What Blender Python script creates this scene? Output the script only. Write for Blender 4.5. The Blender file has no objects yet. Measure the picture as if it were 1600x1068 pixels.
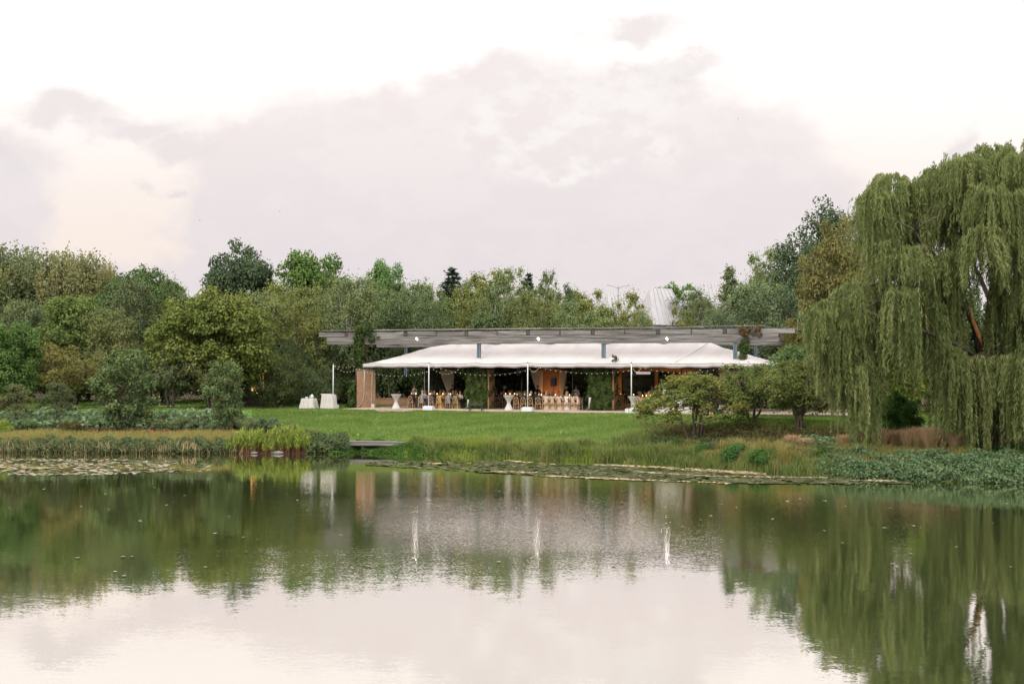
import bpy, math, random
import numpy as np
from mathutils import Vector, Matrix

C = bpy.context.scene
COL = C.collection
R = math.radians

# ------------------------------------------------------------------ camera, world, sun, exposure
CAMZ, F, HC = 4.8, 2000.0, 590.0
PITCH, ROLL = math.atan((HC - 534.0) / F), 0.004
CAM_R = Matrix.Rotation(R(90) + PITCH, 3, 'X') @ Matrix.Rotation(ROLL, 3, 'Z')
cd = bpy.data.cameras.new('camera')
cam = bpy.data.objects.new('camera', cd)
COL.objects.link(cam)
cam.matrix_world = Matrix.Translation((0, 0, CAMZ)) @ CAM_R.to_4x4()
cd.sensor_width = 36.0
cd.lens = F / 1600.0 * 36.0
cd.clip_start, cd.clip_end = 0.5, 3000.0
C.camera = cam

C.view_settings.view_transform = 'Standard'
C.view_settings.look = 'None'
C.view_settings.exposure = 0.0
C.view_settings.gamma = 1.0
C.cycles.max_bounces = 6
C.cycles.diffuse_bounces = 3
C.cycles.glossy_bounces = 3
C.cycles.transmission_bounces = 4
C.cycles.transparent_max_bounces = 6
C.cycles.use_denoising = True
C.cycles.use_adaptive_sampling = True
C.cycles.adaptive_threshold = 0.02
C.cycles.sample_clamp_indirect = 6.0
C.cycles.caustics_reflective = False
C.cycles.caustics_refractive = False

SUN_EL, SUN_AZ = R(28), R(215)          # azimuth measured from +Y towards +X: behind the camera, on the left


class NT:
    """small helper for writing node trees as expressions"""
    def __init__(self, tree):
        self.t = tree
        tree.nodes.clear()

    def n(self, kind, **kw):
        o = self.t.nodes.new(kind)
        for k, v in kw.items():
            setattr(o, k, v)
        return o

    def link(self, a, b):
        self.t.links.new(a, b)

    def put(self, sock, v):
        if isinstance(v, bpy.types.NodeSocket):
            self.t.links.new(v, sock)
        elif v is not None:
            sock.default_value = v

    def m(self, op, a, b=None, c=None, clamp=False):
        o = self.n('ShaderNodeMath', operation=op, use_clamp=clamp)
        for i, v in enumerate((a, b, c)):
            self.put(o.inputs[i], v)
        return o.outputs[0]

    def vm(self, op, a, b=None, scale=None):
        o = self.n('ShaderNodeVectorMath', operation=op)
        self.put(o.inputs[0], a)
        if b is not None:
            self.put(o.inputs[1], b)
        if scale is not None:
            self.put(o.inputs['Scale'], scale)
        return o.outputs[0]

    def mix(self, f, a, b):
        o = self.n('ShaderNodeMix', data_type='RGBA')
        self.put(o.inputs[0], f)
        for s, v in ((o.inputs[6], a), (o.inputs[7], b)):
            if isinstance(v, tuple) and len(v) == 3:
                v = v + (1.0,)
            self.put(s, v)
        return o.outputs[2]

    def noise(self, vec, scale, detail=3.0, rough=0.55):
        o = self.n('ShaderNodeTexNoise')
        if vec is not None:
            self.put(o.inputs['Vector'], vec)
        o.inputs['Scale'].default_value = scale
        o.inputs['Detail'].default_value = detail
        o.inputs['Roughness'].default_value = rough
        return o.outputs

    def step(self, v, lo, hi):
        o = self.n('ShaderNodeMapRange', interpolation_type='SMOOTHSTEP')
        self.put(o.inputs[0], v)
        o.inputs[1].default_value, o.inputs[2].default_value = lo, hi
        return o.outputs[0]

    def xyz(self, x, y, z):
        o = self.n('ShaderNodeCombineXYZ')
        for i, v in enumerate((x, y, z)):
            self.put(o.inputs[i], v)
        return o.outputs[0]

    def sep(self, v):
        o = self.n('ShaderNodeSeparateXYZ')
        self.put(o.inputs[0], v)
        return o.outputs


def build_world():
    w = bpy.data.worlds.new('World')
    C.world = w
    w.use_nodes = True
    t = NT(w.node_tree)
    d = t.n('ShaderNodeTexCoord').outputs['Generated']
    x, y, z = t.sep(d)
    ya = t.m('MAXIMUM', t.m('ABSOLUTE', y), 0.05)
    # azimuth / elevation of the sky, in thousandths (x grows to the right, e upwards)
    ax = t.m('MULTIPLY_ADD', t.m('DIVIDE', x, ya), 2000.0, 800.0)
    el = t.m('MULTIPLY', t.m('DIVIDE', z, ya), 2000.0)
    p0 = t.xyz(t.m('MULTIPLY', ax, 0.01), t.m('MULTIPLY', el, 0.014), 0.0)
    n1 = t.noise(p0, 0.9, 6.0, 0.58)
    n2 = t.noise(p0, 0.33, 4.0, 0.5)
    n3 = t.noise(p0, 1.7, 5.0, 0.6)
    w1 = t.sep(t.vm('SUBTRACT', n1[1], (0.5, 0.5, 0.5)))
    w2 = t.sep(t.vm('SUBTRACT', n2[1], (0.5, 0.5, 0.5)))
    axw = t.m('ADD', ax, t.m('MULTIPLY_ADD', w1[0], 150.0, t.m('MULTIPLY', w2[0], 90.0)))
    elw = t.m('ADD', el, t.m('MULTIPLY_ADD', w1[1], 110.0, t.m('MULTIPLY', w2[1], 40.0)))

    pw = t.xyz(axw, elw, 0.0)

    def union(lst):
        acc = None
        for cx, py, rx, ry in lst:
            o = t.n('ShaderNodeVectorMath', operation='MULTIPLY_ADD')
            t.put(o.inputs[0], pw)
            o.inputs[1].default_value = (1 / rx, 1 / ry, 0)
            o.inputs[2].default_value = (-cx / rx, -(590.0 - py) / ry, 0)
            q = t.n('ShaderNodeVectorMath', operation='LENGTH')
            t.link(o.outputs[0], q.inputs[0])
            v = q.outputs['Value']
            acc = v if acc is None else t.m('MINIMUM', acc, v)
        return t.m('SUBTRACT', 1.0, acc)
    big = union([(900, 325, 420, 240), (760, 200, 160, 120), (1010, 190, 130, 110), (640, 260, 180, 140), (520, 320, 300, 185), (1140, 330, 230, 190), (800, 530, 1500, 150),
                 (-60, 330, 150, 150), (1500, 480, 260, 130)])
    small = union([(95, 176, 110, 28), (200, 198, 120, 30), (275, 224, 70, 32), (990, 42, 110, 26), (1502, 218, 42, 30),
                   (240, 288, 40, 14), (1060, 105, 90, 30), (30, 250, 90, 60)])
    mb = t.step(t.m('MULTIPLY_ADD', t.m('SUBTRACT', n1[0], 0.5), 0.32, big), -0.05, 0.24)
    ms = t.m('MULTIPLY', t.step(t.m('MULTIPLY_ADD', t.m('SUBTRACT', n1[0], 0.5), 0.6, small), -0.15, 0.7), 0.85)
    mask = t.m('MAXIMUM', mb, ms)
    glow = t.m('MULTIPLY', t.step(union([(800, 195, 75, 85), (880, 262, 70, 40), (980, 140, 120, 60), (880, 170, 90, 70), (1010, 230, 60, 40)]), -0.25, 0.5),
               t.step(t.m('MULTIPLY_ADD', n3[0], 0.5, t.m('MULTIPLY', n1[0], 0.5)), 0.44, 0.58))
    low = t.step(el, 120.0, 480.0)
    cloud = t.mix(low, (0.815, 0.748, 0.766), (0.945, 0.862, 0.848))
    billow = t.step(t.m('MULTIPLY_ADD', t.m('SUBTRACT', n3[0], 0.5), 0.9, n2[0]), 0.42, 0.62)
    cloud = t.mix(t.m('MULTIPLY', billow, 0.55), cloud, t.mix(low, (0.86, 0.785, 0.785), (0.985, 0.93, 0.91)))
    cloud = t.mix(t.m('MULTIPLY', ms, 0.55), cloud, (0.80, 0.745, 0.755))
    cloud = t.mix(t.m('MULTIPLY', glow, 0.9), cloud, (1.0, 0.955, 0.93))
    clear = t.mix(t.step(el, 190.0, 520.0), (0.985, 0.868, 0.795), (1.16, 1.1, 1.07))
    front = t.mix(mask, clear, cloud)
    hi = t.step(z, 0.30, 0.62)
    front = t.mix(hi, front, (4.1, 3.98, 3.8))
    back = t.mix(t.step(z, -0.1, 0.5), (1.75, 1.62, 1.52), (4.1, 3.98, 3.8))
    sky = t.mix(t.step(y, -0.25, 0.1), back, front)
    ns = t.n('ShaderNodeTexSky', sky_type='NISHITA', sun_disc=False)
    ns.sun_elevation, ns.sun_rotation = SUN_EL, SUN_AZ
    nis = t.vm('MULTIPLY', ns.outputs[0], (0.06, 0.06, 0.06))
    sky = t.mix(0.04, sky, nis)
    sky = t.mix(t.step(z, -0.06, -0.005), (0.25, 0.26, 0.2), sky)
    bg = t.n('ShaderNodeBackground')
    t.put(bg.inputs[0], t.vm('MULTIPLY', sky, (10.0, 10.0, 10.0)))
    bg.inputs[1].default_value = 0.1
    out = t.n('ShaderNodeOutputWorld')
    t.link(bg.outputs[0], out.inputs[0])


build_world()
sl = bpy.data.lights.new('sun', 'SUN')
sl.energy, sl.angle, sl.color = 1.4, R(14), (1.0, 0.93, 0.82)
so = bpy.data.objects.new('sun', sl)
COL.objects.link(so)
so.rotation_euler = (R(90) - SUN_EL, 0, math.pi - SUN_AZ)
_sd = Vector((math.sin(SUN_AZ) * math.cos(SUN_EL), math.cos(SUN_AZ) * math.cos(SUN_EL), math.sin(SUN_EL)))
so.rotation_euler = _sd.to_track_quat('Z', 'Y').to_euler()


# ------------------------------------------------------------------ photo <-> world
def ray(px, py):
    return CAM_R @ Vector(((px - 800.0) / F, -(py - 534.0) / F, -1.0))


def at(px, py, Y):
    d = ray(px, py)
    return Vector((0, 0, CAMZ)) + d * (Y / d.y)


def on_z(px, py, z):
    d = ray(px, py)
    return Vector((0, 0, CAMZ)) + d * ((z - CAMZ) / d.z)


_sh = [(-900, 706), (0, 707), (250, 708), (430, 708), (520, 708), (560, 706), (640, 709), (740, 713), (850, 717), (950, 721), (1060, 727),
       (1160, 735), (1260, 742), (1340, 747), (1480, 752), (1600, 755), (2300, 775)]
_shw = [on_z(px, py, 0.0) for px, py in _sh]
SX = np.array([-500.0] + [p.x for p in _shw] + [400.0])
SY = np.array([_shw[0].y + 10] + [p.y for p in _shw] + [_shw[-1].y - 10])
_o = np.argsort(SX)
SX, SY = SX[_o], SY[_o]


def shore(X):
    return np.interp(X, SX, SY) + 0.22 * np.sin(np.asarray(X) * 1.3) + 0.12 * np.sin(np.asarray(X) * 3.1 + 1)


ZD = np.array([-8.0, -1.5, 0.0, 0.5, 2.5, 4.5, 14.0, 33.0, 70.0, 140.0])
ZH = np.array([-1.6, -0.7, -0.03, 0.28, 0.62, 0.85, 2.33, 2.38, 3.1, 3.3])


def hgt(X, Y):
    X, Y = np.asarray(X, float), np.asarray(Y, float)
    z = np.interp(Y - shore(X), ZD, ZH)
    z = np.where(Y < 9, np.interp(Y, [-5, 2, 7, 9], [3.1, 3.0, -0.1, -1.6]), z)
    bump = 0.05 * np.sin(X * 0.45 + 1) * np.sin(Y * 0.6) + 0.03 * np.sin(X * 1.1 + Y * 0.7)
    far = np.clip((Y - 40) / 30, 0, 1)
    z = z + bump * far * np.clip((Y - shore(X) - 3) / 3, 0, 1)
    dx, dy = X + 2.3, Y - 93.0                                # flat ground under the patio
    u, v = dx * math.cos(R(20)) - dy * math.sin(R(20)), dx * math.sin(R(20)) + dy * math.cos(R(20))
    k = np.clip(np.minimum(np.minimum((u + 13) / 2, (32 - u) / 2), np.minimum((v + 1.2) / 1.0, (20 - v) / 2)), 0, 1)
    return z * (1 - k) + np.minimum(z, 2.345) * k


def gz(x, y):
    return float(hgt(x, y))


# pavilion frame: u runs along the pavilion, v away from the lake, z above the patio
PA, PO, PZ = R(20), (-2.3, 93.0), 2.40
pc, ps = math.cos(PA), math.sin(PA)


def W(u, v, z=0.0):
    return Vector((PO[0] + u * pc + v * ps, PO[1] - u * ps + v * pc, PZ + z))


def upx(px, v, py=600):
    d = ray(px, py)
    t = d.x / d.y
    return (t * (PO[1] + v * pc) - PO[0] - v * ps) / (pc + t * ps)


def zpy(px, py, v):
    return at(px, py, W(upx(px, v, py), v).y).z - PZ


# ------------------------------------------------------------------ materials
def mat_base(name):
    m = bpy.data.materials.new(name)
    m.use_nodes = True
    return m, NT(m.node_tree)


def finish(t, shader):
    out = t.n('ShaderNodeOutputMaterial')
    t.link(shader, out.inputs[0])


def principled(t, col, rough=0.7, spec=0.3, metal=0.0, bump=None, bstr=0.3, bdist=0.02):
    p = t.n('ShaderNodeBsdfPrincipled')
    if isinstance(col, tuple) and len(col) == 3:
        col = col + (1.0,)
    t.put(p.inputs['Base Color'], col)
    t.put(p.inputs['Roughness'], rough)
    p.inputs['Specular IOR Level'].default_value = spec
    p.inputs['Metallic'].default_value = metal
    if bump is not None:
        b = t.n('ShaderNodeBump')
        b.inputs['Strength'].default_value = bstr
        b.inputs['Distance'].default_value = bdist
        t.put(b.inputs['Height'], bump)
        t.link(b.outputs[0], p.inputs['Normal'])
    return p.outputs[0]


def simple(name, c1, c2=None, scale=6.0, rough=0.7, spec=0.3, metal=0.0, bstr=0.2, stretch=(1, 1, 1)):
    m, t = mat_base(name)
    c2 = c2 or tuple(v * 0.75 for v in c1)
    co = t.n('ShaderNodeTexCoord').outputs['Object']
    v = t.vm('MULTIPLY', co, stretch)
    n = t.noise(v, scale, 4.0, 0.6)
    col = t.mix(t.step(n[0], 0.3, 0.7), c2, c1)
    finish(t, principled(t, col, rough, spec, metal, n[0], bstr))
    return m


def leafmat(name, dark, light, hue=None, trans=0.3, objvar=0.25, lift=True):
    """leaf colour varies leaf by leaf and clump by clump (face attribute var), and a little from tree to tree"""
    m, t = mat_base(name)
    if lift:
        dark = (dark[0] * 1.3, dark[1] * 1.42, dark[2] * 1.35)
        light = (light[0] * 1.12, light[1] * 1.2, light[2] * 1.18)
        hue = hue and (hue[0] * 1.0, hue[1] * 1.14, hue[2] * 1.05)
    a = t.n('ShaderNodeAttribute', attribute_name='var').outputs['Fac']
    r = t.n('ShaderNodeObjectInfo').outputs['Random']
    col = t.mix(a, dark, light)
    if hue:
        col = t.mix(t.m('MULTIPLY', t.step(t.m('MULTIPLY_ADD', r, 0.3, a), 0.55, 1.15), 0.8), col, hue)
    k = t.m('MULTIPLY_ADD', r, objvar * 1.5, 1.0 - objvar * 0.8)
    col = t.vm('SCALE', col, scale=k)
    if objvar:
        r2 = t.m('FRACT', t.m('MULTIPLY', r, 7.31))
        col = t.vm('MULTIPLY', col, t.mix(r2, (0.86, 0.98, 1.12), (1.14, 1.03, 0.82)))
    d = t.n('ShaderNodeBsdfDiffuse')
    t.put(d.inputs[0], col)
    tr = t.n('ShaderNodeBsdfTranslucent')
    t.put(tr.inputs[0], col)
    mx = t.n('ShaderNodeMixShader')
    mx.inputs[0].default_value = trans
    t.link(d.outputs[0], mx.inputs[1])
    t.link(tr.outputs[0], mx.inputs[2])
    finish(t, mx.outputs[0])
    return m


def emis(name, col, s):
    m, t = mat_base(name)
    e = t.n('ShaderNodeEmission')
    e.inputs[0].default_value = col + (1.0,)
    e.inputs[1].default_value = s
    finish(t, e.outputs[0])
    return m


def brickmat(name, c1, c2, mortar):
    m, t = mat_base(name)
    co = t.n('ShaderNodeTexCoord').outputs['Object']
    x, y, z = t.sep(co)
    v = t.xyz(t.m('ADD', x, y), z, 0.0)
    b = t.n('ShaderNodeTexBrick')
    t.put(b.inputs['Vector'], v)
    b.inputs['Color1'].default_value = c1 + (1,)
    b.inputs['Color2'].default_value = c2 + (1,)
    b.inputs['Mortar'].default_value = mortar + (1,)
    b.inputs['Scale'].default_value = 1.0
    b.inputs['Mortar Size'].default_value = 0.012
    b.inputs['Brick Width'].default_value = 0.24
    b.inputs['Row Height'].default_value = 0.085
    n = t.noise(co, 2.2, 4.0, 0.6)
    col = t.mix(t.m('MULTIPLY', t.step(n[0], 0.35, 0.7), 0.45), b.outputs[0], tuple(v * 0.55 for v in c1))
    finish(t, principled(t, col, 0.9, 0.2, 0.0, b.outputs['Fac'], -0.4, 0.01))
    return m


def timbermat(name):
    m, t = mat_base(name)
    co = t.n('ShaderNodeTexCoord').outputs['Object']
    g1 = t.noise(t.vm('MULTIPLY', co, (0.22, 3.0, 4.5)), 1.9, 5.0, 0.62)
    g2 = t.noise(t.vm('MULTIPLY', co, (0.16, 1.0, 1.6)), 1.3, 4.0, 0.6)
    g3 = t.noise(t.vm('MULTIPLY', co, (0.5, 9.0, 9.0)), 1.0, 2.0, 0.6)
    col = t.mix(t.step(g1[0], 0.36, 0.62), (0.085, 0.078, 0.074), (0.2, 0.19, 0.185))
    col = t.mix(t.m('MULTIPLY', t.step(g2[0], 0.45, 0.62), 0.5), col, (0.09, 0.076, 0.068))
    col = t.mix(t.m('MULTIPLY', t.step(g3[0], 0.54, 0.66), 0.6), col, (0.04, 0.036, 0.034))
    col = t.vm('SCALE', col, scale=t.m('MULTIPLY_ADD', t.n('ShaderNodeObjectInfo').outputs['Random'], 0.3, 0.8))
    finish(t, principled(t, col, 0.9, 0.15, 0.0, g1[0], 0.5, 0.03))
    return m


M = {}
M['timber'] = timbermat('weathered_timber')
M['timber_dark'] = simple('dark_timber', (0.085, 0.075, 0.07), (0.04, 0.036, 0.033), 3.0, 0.9, 0.1, stretch=(1, 0.3, 3))
M['brick'] = brickmat('tan_brick', (0.3, 0.155, 0.08), (0.2, 0.095, 0.05), (0.27, 0.2, 0.145))
M['brick_red'] = brickmat('red_brick', (0.36, 0.16, 0.075), (0.27, 0.115, 0.055), (0.33, 0.24, 0.18))
M['steel'] = simple('blue_grey_steel', (0.085, 0.12, 0.145), (0.065, 0.09, 0.11), 4.0, 0.55, 0.4, 0.3)
M['tent'] = None
M['linen'] = simple('white_linen', (0.38, 0.355, 0.34), (0.31, 0.29, 0.275), 5.0, 0.85, 0.15, bstr=0.25, stretch=(3, 3, 0.4))
M['cream'] = simple('cream_drape', (0.56, 0.47, 0.38), (0.46, 0.38, 0.3), 4.0, 0.9, 0.1, stretch=(6, 6, 0.3))
M['white_paint'] = simple('white_paint', (0.45, 0.45, 0.47), (0.4, 0.4, 0.42), 8.0, 0.45, 0.4)
M['black'] = simple('black_painted', (0.015, 0.015, 0.016), (0.01, 0.01, 0.01), 8.0, 0.5, 0.4)
M['honey_wood'] = simple('honey_wood', (0.46, 0.27, 0.115), (0.34, 0.19, 0.08), 5.0, 0.5, 0.35, stretch=(4, 4, 0.6))
M['cabin_wood'] = simple('cabin_boards', (0.3, 0.16, 0.07), (0.19, 0.095, 0.045), 2.2, 0.65, 0.3, stretch=(4, 4, 0.4))
M['dark_glass'] = simple('dark_glazing', (0.012, 0.014, 0.013), (0.018, 0.02, 0.018), 1.0, 0.3, 0.15, bstr=0.0)
M['paving'] = simple('pale_paving', (0.31, 0.24, 0.19), (0.24, 0.185, 0.145), 1.6, 0.85, 0.2)
M['path'] = simple('gravel_path', (0.3, 0.22, 0.16), (0.24, 0.175, 0.125), 3.0, 0.95, 0.1)
M['bark'] = simple('brown_bark', (0.085, 0.065, 0.05), (0.04, 0.032, 0.026), 5.0, 0.95, 0.1, bstr=0.6, stretch=(2, 2, 0.5))
M['bark_pale'] = simple('pale_bark', (0.2, 0.185, 0.165), (0.11, 0.1, 0.088), 5.0, 0.95, 0.1, bstr=0.5, stretch=(2, 2, 0.5))
M['heartwood'] = simple('torn_heartwood', (0.42, 0.2, 0.085), (0.22, 0.1, 0.05), 6.0, 0.9, 0.1)
M['roof_metal'] = simple('zinc_roof', (0.29, 0.28, 0.295), (0.25, 0.24, 0.255), 0.8, 0.45, 0.4, 0.2)
M['roof_wall'] = simple('pale_wall', (0.22, 0.22, 0.225), (0.18, 0.18, 0.18), 1.0, 0.8, 0.2)
M['rock'] = simple('lake_stone', (0.17, 0.165, 0.15), (0.08, 0.078, 0.072), 3.0, 0.9, 0.2, bstr=0.6)
M['bulb'] = emis('warm_bulb', (1.0, 0.76, 0.45), 2.3)
M['lamp'] = emis('floodlight_bulb', (1.0, 0.93, 0.93), 42.0)
M['flame'] = emis('candle_flame', (1.0, 0.5, 0.16), 7.0)
M['lit_window'] = emis('lit_window', (1.0, 0.55, 0.18), 2.2)
M['lit_strip'] = emis('lit_strip', (0.95, 0.82, 0.72), 0.55)
M['wax'] = simple('wax', (0.6, 0.5, 0.38))


def tentmat():
    m, t = mat_base('tent_fabric')
    co = t.n('ShaderNodeTexCoord').outputs['Object']
    n = t.noise(co, 0.5, 3.0, 0.5)
    x, y, z = t.sep(co)
    sx = t.m('ABSOLUTE', t.m('SUBTRACT', t.m('FRACT', t.m('DIVIDE', t.m('ADD', x, 40.0), 1.52)), 0.5))
    seam = t.step(sx, 0.485, 0.499)
    col = t.mix(t.step(n[0], 0.35, 0.65), (0.405, 0.375, 0.378), (0.43, 0.4, 0.402))
    col = t.mix(t.m('MULTIPLY', seam, 0.6), col, (0.27, 0.25, 0.255))
    d = t.n('ShaderNodeBsdfDiffuse')
    t.put(d.inputs[0], col)
    tr = t.n('ShaderNodeBsdfTranslucent')
    tr.inputs[0].default_value = (0.4, 0.3, 0.24, 1)
    mx = t.n('ShaderNodeMixShader')
    mx.inputs[0].default_value = 0.16
    t.link(d.outputs[0], mx.inputs[1])
    t.link(tr.outputs[0], mx.inputs[2])
    finish(t, mx.outputs[0])
    return m


M['tent'] = tentmat()


def clearmat():
    m, t = mat_base('clear_sidewall')
    a = t.n('ShaderNodeBsdfTransparent')
    a.inputs[0].default_value = (0.62, 0.65, 0.64, 1)
    g = t.n('ShaderNodeBsdfDiffuse')
    g.inputs[0].default_value = (0.3, 0.3, 0.3, 1)
    mx = t.n('ShaderNodeMixShader')
    mx.inputs[0].default_value = 0.05
    t.link(a.outputs[0], mx.inputs[1])
    t.link(g.outputs[0], mx.inputs[2])
    finish(t, mx.outputs[0])
    return m


M['clear'] = clearmat()


def groundmat():
    m, t = mat_base('lawn_and_soil')
    co = t.n('ShaderNodeTexCoord').outputs['Object']
    bed = t.n('ShaderNodeAttribute', attribute_name='bed').outputs['Fac']
    a = t.noise(t.vm('MULTIPLY', co, (0.5, 1.0, 1.0)), 0.35, 4.0, 0.6)
    b = t.noise(t.vm('MULTIPLY', co, (1.0, 2.2, 1.0)), 2.4, 5.0, 0.7)
    f = t.noise(t.vm('MULTIPLY', co, (2.2, 5.0, 1.0)), 5.0, 4.0, 0.75)
    g = t.mix(t.step(b[0], 0.34, 0.66), (0.066, 0.126, 0.034), (0.104, 0.176, 0.05))
    g = t.mix(t.m('MULTIPLY', t.step(a[0], 0.4, 0.7), 0.55), g, (0.13, 0.185, 0.052))
    g = t.mix(t.m('MULTIPLY', t.step(f[0], 0.5, 0.68), 0.6), g, (0.04, 0.092, 0.026))
    s = t.mix(t.step(b[0], 0.3, 0.7), (0.035, 0.024, 0.017), (0.085, 0.058, 0.04))
    col = t.mix(t.step(t.m('ADD', bed, t.m('MULTIPLY_ADD', b[0], 0.3, -0.15)), 0.4, 0.6), g, s)
    finish(t, principled(t, col, 0.95, 0.05, 0.0, f[0], 0.8, 0.06))
    return m


M['ground'] = groundmat()


def watermat():
    m, t = mat_base('pond_water')
    co = t.n('ShaderNodeTexCoord').outputs['Object']
    fine = t.vm('SUBTRACT', t.noise(t.vm('MULTIPLY', co, (0.7, 1.0, 1.0)), 26.0, 2.0, 0.5)[1], (0.5, 0.5, 0.5))
    mid = t.vm('SUBTRACT', t.noise(t.vm('MULTIPLY', co, (0.4, 1.0, 1.0)), 8.0, 2.0, 0.5)[1], (0.5, 0.5, 0.5))
    big = t.vm('SUBTRACT', t.noise(t.vm('MULTIPLY', co, (0.3, 1.0, 1.0)), 1.1, 2.0, 0.5)[1], (0.5, 0.5, 0.5))
    wind = t.noise(t.vm('MULTIPLY', co, (0.5, 1.0, 1.0)), 0.09, 3.0, 0.5)[0]
    # a breeze ruffles the middle of the pond, the rest lies calm
    dv = t.vm('MULTIPLY', t.vm('SUBTRACT', co, (2.5, 48.0, 0.0)), (1 / 17.0, 1 / 18.0, 0.0))
    q = t.n('ShaderNodeVectorMath', operation='LENGTH')
    t.link(dv, q.inputs[0])
    ruff = t.step(t.m('MULTIPLY_ADD', t.m('SUBTRACT', wind, 0.5), 2.2, q.outputs['Value']), 1.15, 0.3)
    wk = t.m('MULTIPLY_ADD', ruff, 0.12, 0.022)
    mk = t.m('MULTIPLY_ADD', ruff, 0.016, 0.014)
    s = t.vm('ADD', t.vm('SCALE', fine, scale=wk), t.vm('SCALE', mid, scale=mk))
    s = t.vm('ADD', s, t.vm('SCALE', big, scale=0.007))
    sx, sy, _ = t.sep(s)
    nrm = t.vm('NORMALIZE', t.xyz(sx, sy, 1.0))
    fr = t.n('ShaderNodeFresnel')
    fr.inputs[0].default_value = 1.33
    fac = t.m('MULTIPLY', t.m('POWER', fr.outputs[0], 0.11), 1.0, clamp=True)
    g = t.n('ShaderNodeBsdfGlossy')
    g.inputs[0].default_value = (1.0, 0.94, 0.915, 1)
    g.inputs[1].default_value = 0.03
    t.link(nrm, g.inputs['Normal'])
    d = t.n('ShaderNodeBsdfDiffuse')
    d.inputs[0].default_value = (0.07, 0.1, 0.034, 1)
    mx = t.n('ShaderNodeMixShader')
    t.link(fac, mx.inputs[0])
    t.link(d.outputs[0], mx.inputs[1])
    t.link(g.outputs[0], mx.inputs[2])
    finish(t, mx.outputs[0])
    return m


M['water'] = watermat()

# foliage (dark, light, odd clumps)
L = {
    'airy': leafmat('olive_leaves', (0.07, 0.084, 0.034), (0.165, 0.175, 0.07), (0.17, 0.16, 0.062)),
    'airy_grey': leafmat('grey_green_leaves', (0.064, 0.08, 0.042), (0.145, 0.16, 0.082), (0.15, 0.15, 0.07)),
    'gold_dome': leafmat('golden_olive_leaves', (0.05, 0.066, 0.017), (0.138, 0.148, 0.044), (0.152, 0.145, 0.044), objvar=0),
    'bright': leafmat('bright_green_leaves', (0.046, 0.082, 0.024), (0.115, 0.158, 0.052)),
    'green': leafmat('mid_green_leaves', (0.042, 0.062, 0.022), (0.1, 0.125, 0.048)),
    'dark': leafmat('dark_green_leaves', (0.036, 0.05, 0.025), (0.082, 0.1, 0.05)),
    'oak': leafmat('blue_green_oak_leaves', (0.032, 0.046, 0.025), (0.076, 0.095, 0.052), objvar=0),
    'spruce': leafmat('spruce_needles', (0.018, 0.032, 0.024), (0.045, 0.068, 0.05)),
    'amber': leafmat('amber_leaves', (0.105, 0.09, 0.03), (0.2, 0.162, 0.06), (0.21, 0.15, 0.055)),
    'up_olive': leafmat('olive_upright_leaves', (0.08, 0.092, 0.036), (0.17, 0.175, 0.075), (0.2, 0.165, 0.065)),
    'up_rust': leafmat('rusty_upright_leaves', (0.11, 0.115, 0.048), (0.2, 0.19, 0.088), (0.22, 0.155, 0.08)),
    'bronze': leafmat('bronze_leaves', (0.064, 0.07, 0.03), (0.145, 0.138, 0.062), (0.165, 0.128, 0.06)),
    'crab': leafmat('crabapple_leaves', (0.055, 0.072, 0.024), (0.148, 0.158, 0.052), (0.165, 0.135, 0.045)),
    'glossy': leafmat('bluish_green_leaves', (0.036, 0.053, 0.022), (0.13, 0.16, 0.07), (0.14, 0.155, 0.06), objvar=0),
    'willow': leafmat('willow_leaves', (0.05, 0.064, 0.022), (0.185, 0.19, 0.076), trans=0.34, objvar=0),
    'ivy': leafmat('ivy_leaves', (0.02, 0.034, 0.011), (0.075, 0.1, 0.034), (0.09, 0.075, 0.028), objvar=0),
    'ivy_red': leafmat('red_creeper_leaves', (0.06, 0.045, 0.02), (0.15, 0.075, 0.04), objvar=0),
    'lime': leafmat('lime_leaves', (0.09, 0.13, 0.02), (0.21, 0.255, 0.052), objvar=0),
    'reed': leafmat('reed_blades', (0.075, 0.1, 0.03), (0.175, 0.2, 0.066), (0.21, 0.185, 0.07), objvar=0),
    'reed_dark': leafmat('dark_bank_leaves', (0.038, 0.05, 0.024), (0.1, 0.125, 0.056), (0.105, 0.1, 0.05), objvar=0),
    'meadow': leafmat('yellow_meadow_blades', (0.12, 0.104, 0.032), (0.26, 0.212, 0.08), (0.28, 0.2, 0.09), objvar=0),
    'fresh': leafmat('yellow_green_blades', (0.085, 0.12, 0.022), (0.21, 0.24, 0.05), (0.23, 0.2, 0.06), objvar=0),
    'plume': leafmat('tan_plumes', (0.26, 0.18, 0.1), (0.48, 0.335, 0.2), objvar=0, lift=False),
    'sedum': leafmat('brown_ground_cover_leaves', (0.05, 0.044, 0.02), (0.115, 0.096, 0.042), objvar=0),
    'blue': leafmat('blue_green_leaves', (0.052, 0.08, 0.038), (0.14, 0.185, 0.096), (0.12, 0.105, 0.06), objvar=0),
    'hosta': leafmat('hosta_leaves', (0.045, 0.075, 0.03), (0.22, 0.26, 0.155), objvar=0),
    'red': leafmat('dusty_red_flowers', (0.16, 0.06, 0.04), (0.3, 0.12, 0.085), objvar=0),
    'bush': leafmat('bush_leaves', (0.03, 0.064, 0.018), (0.075, 0.13, 0.036)),
    'lavender': leafmat('silvery_shrub_leaves', (0.055, 0.07, 0.038), (0.135, 0.16, 0.088), objvar=0.15),
    'pad': leafmat('lily_pad', (0.04, 0.046, 0.018), (0.125, 0.108, 0.055), (0.2, 0.165, 0.105), trans=0.0, lift=False),
    'pad_sky_sheen': leafmat('sky_sheen_lily_pad', (0.12, 0.11, 0.07), (0.3, 0.25, 0.185), (0.3, 0.245, 0.19), trans=0.0, lift=False),  # sky sheen on the flat leaves is put into this pale colour
}


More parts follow.
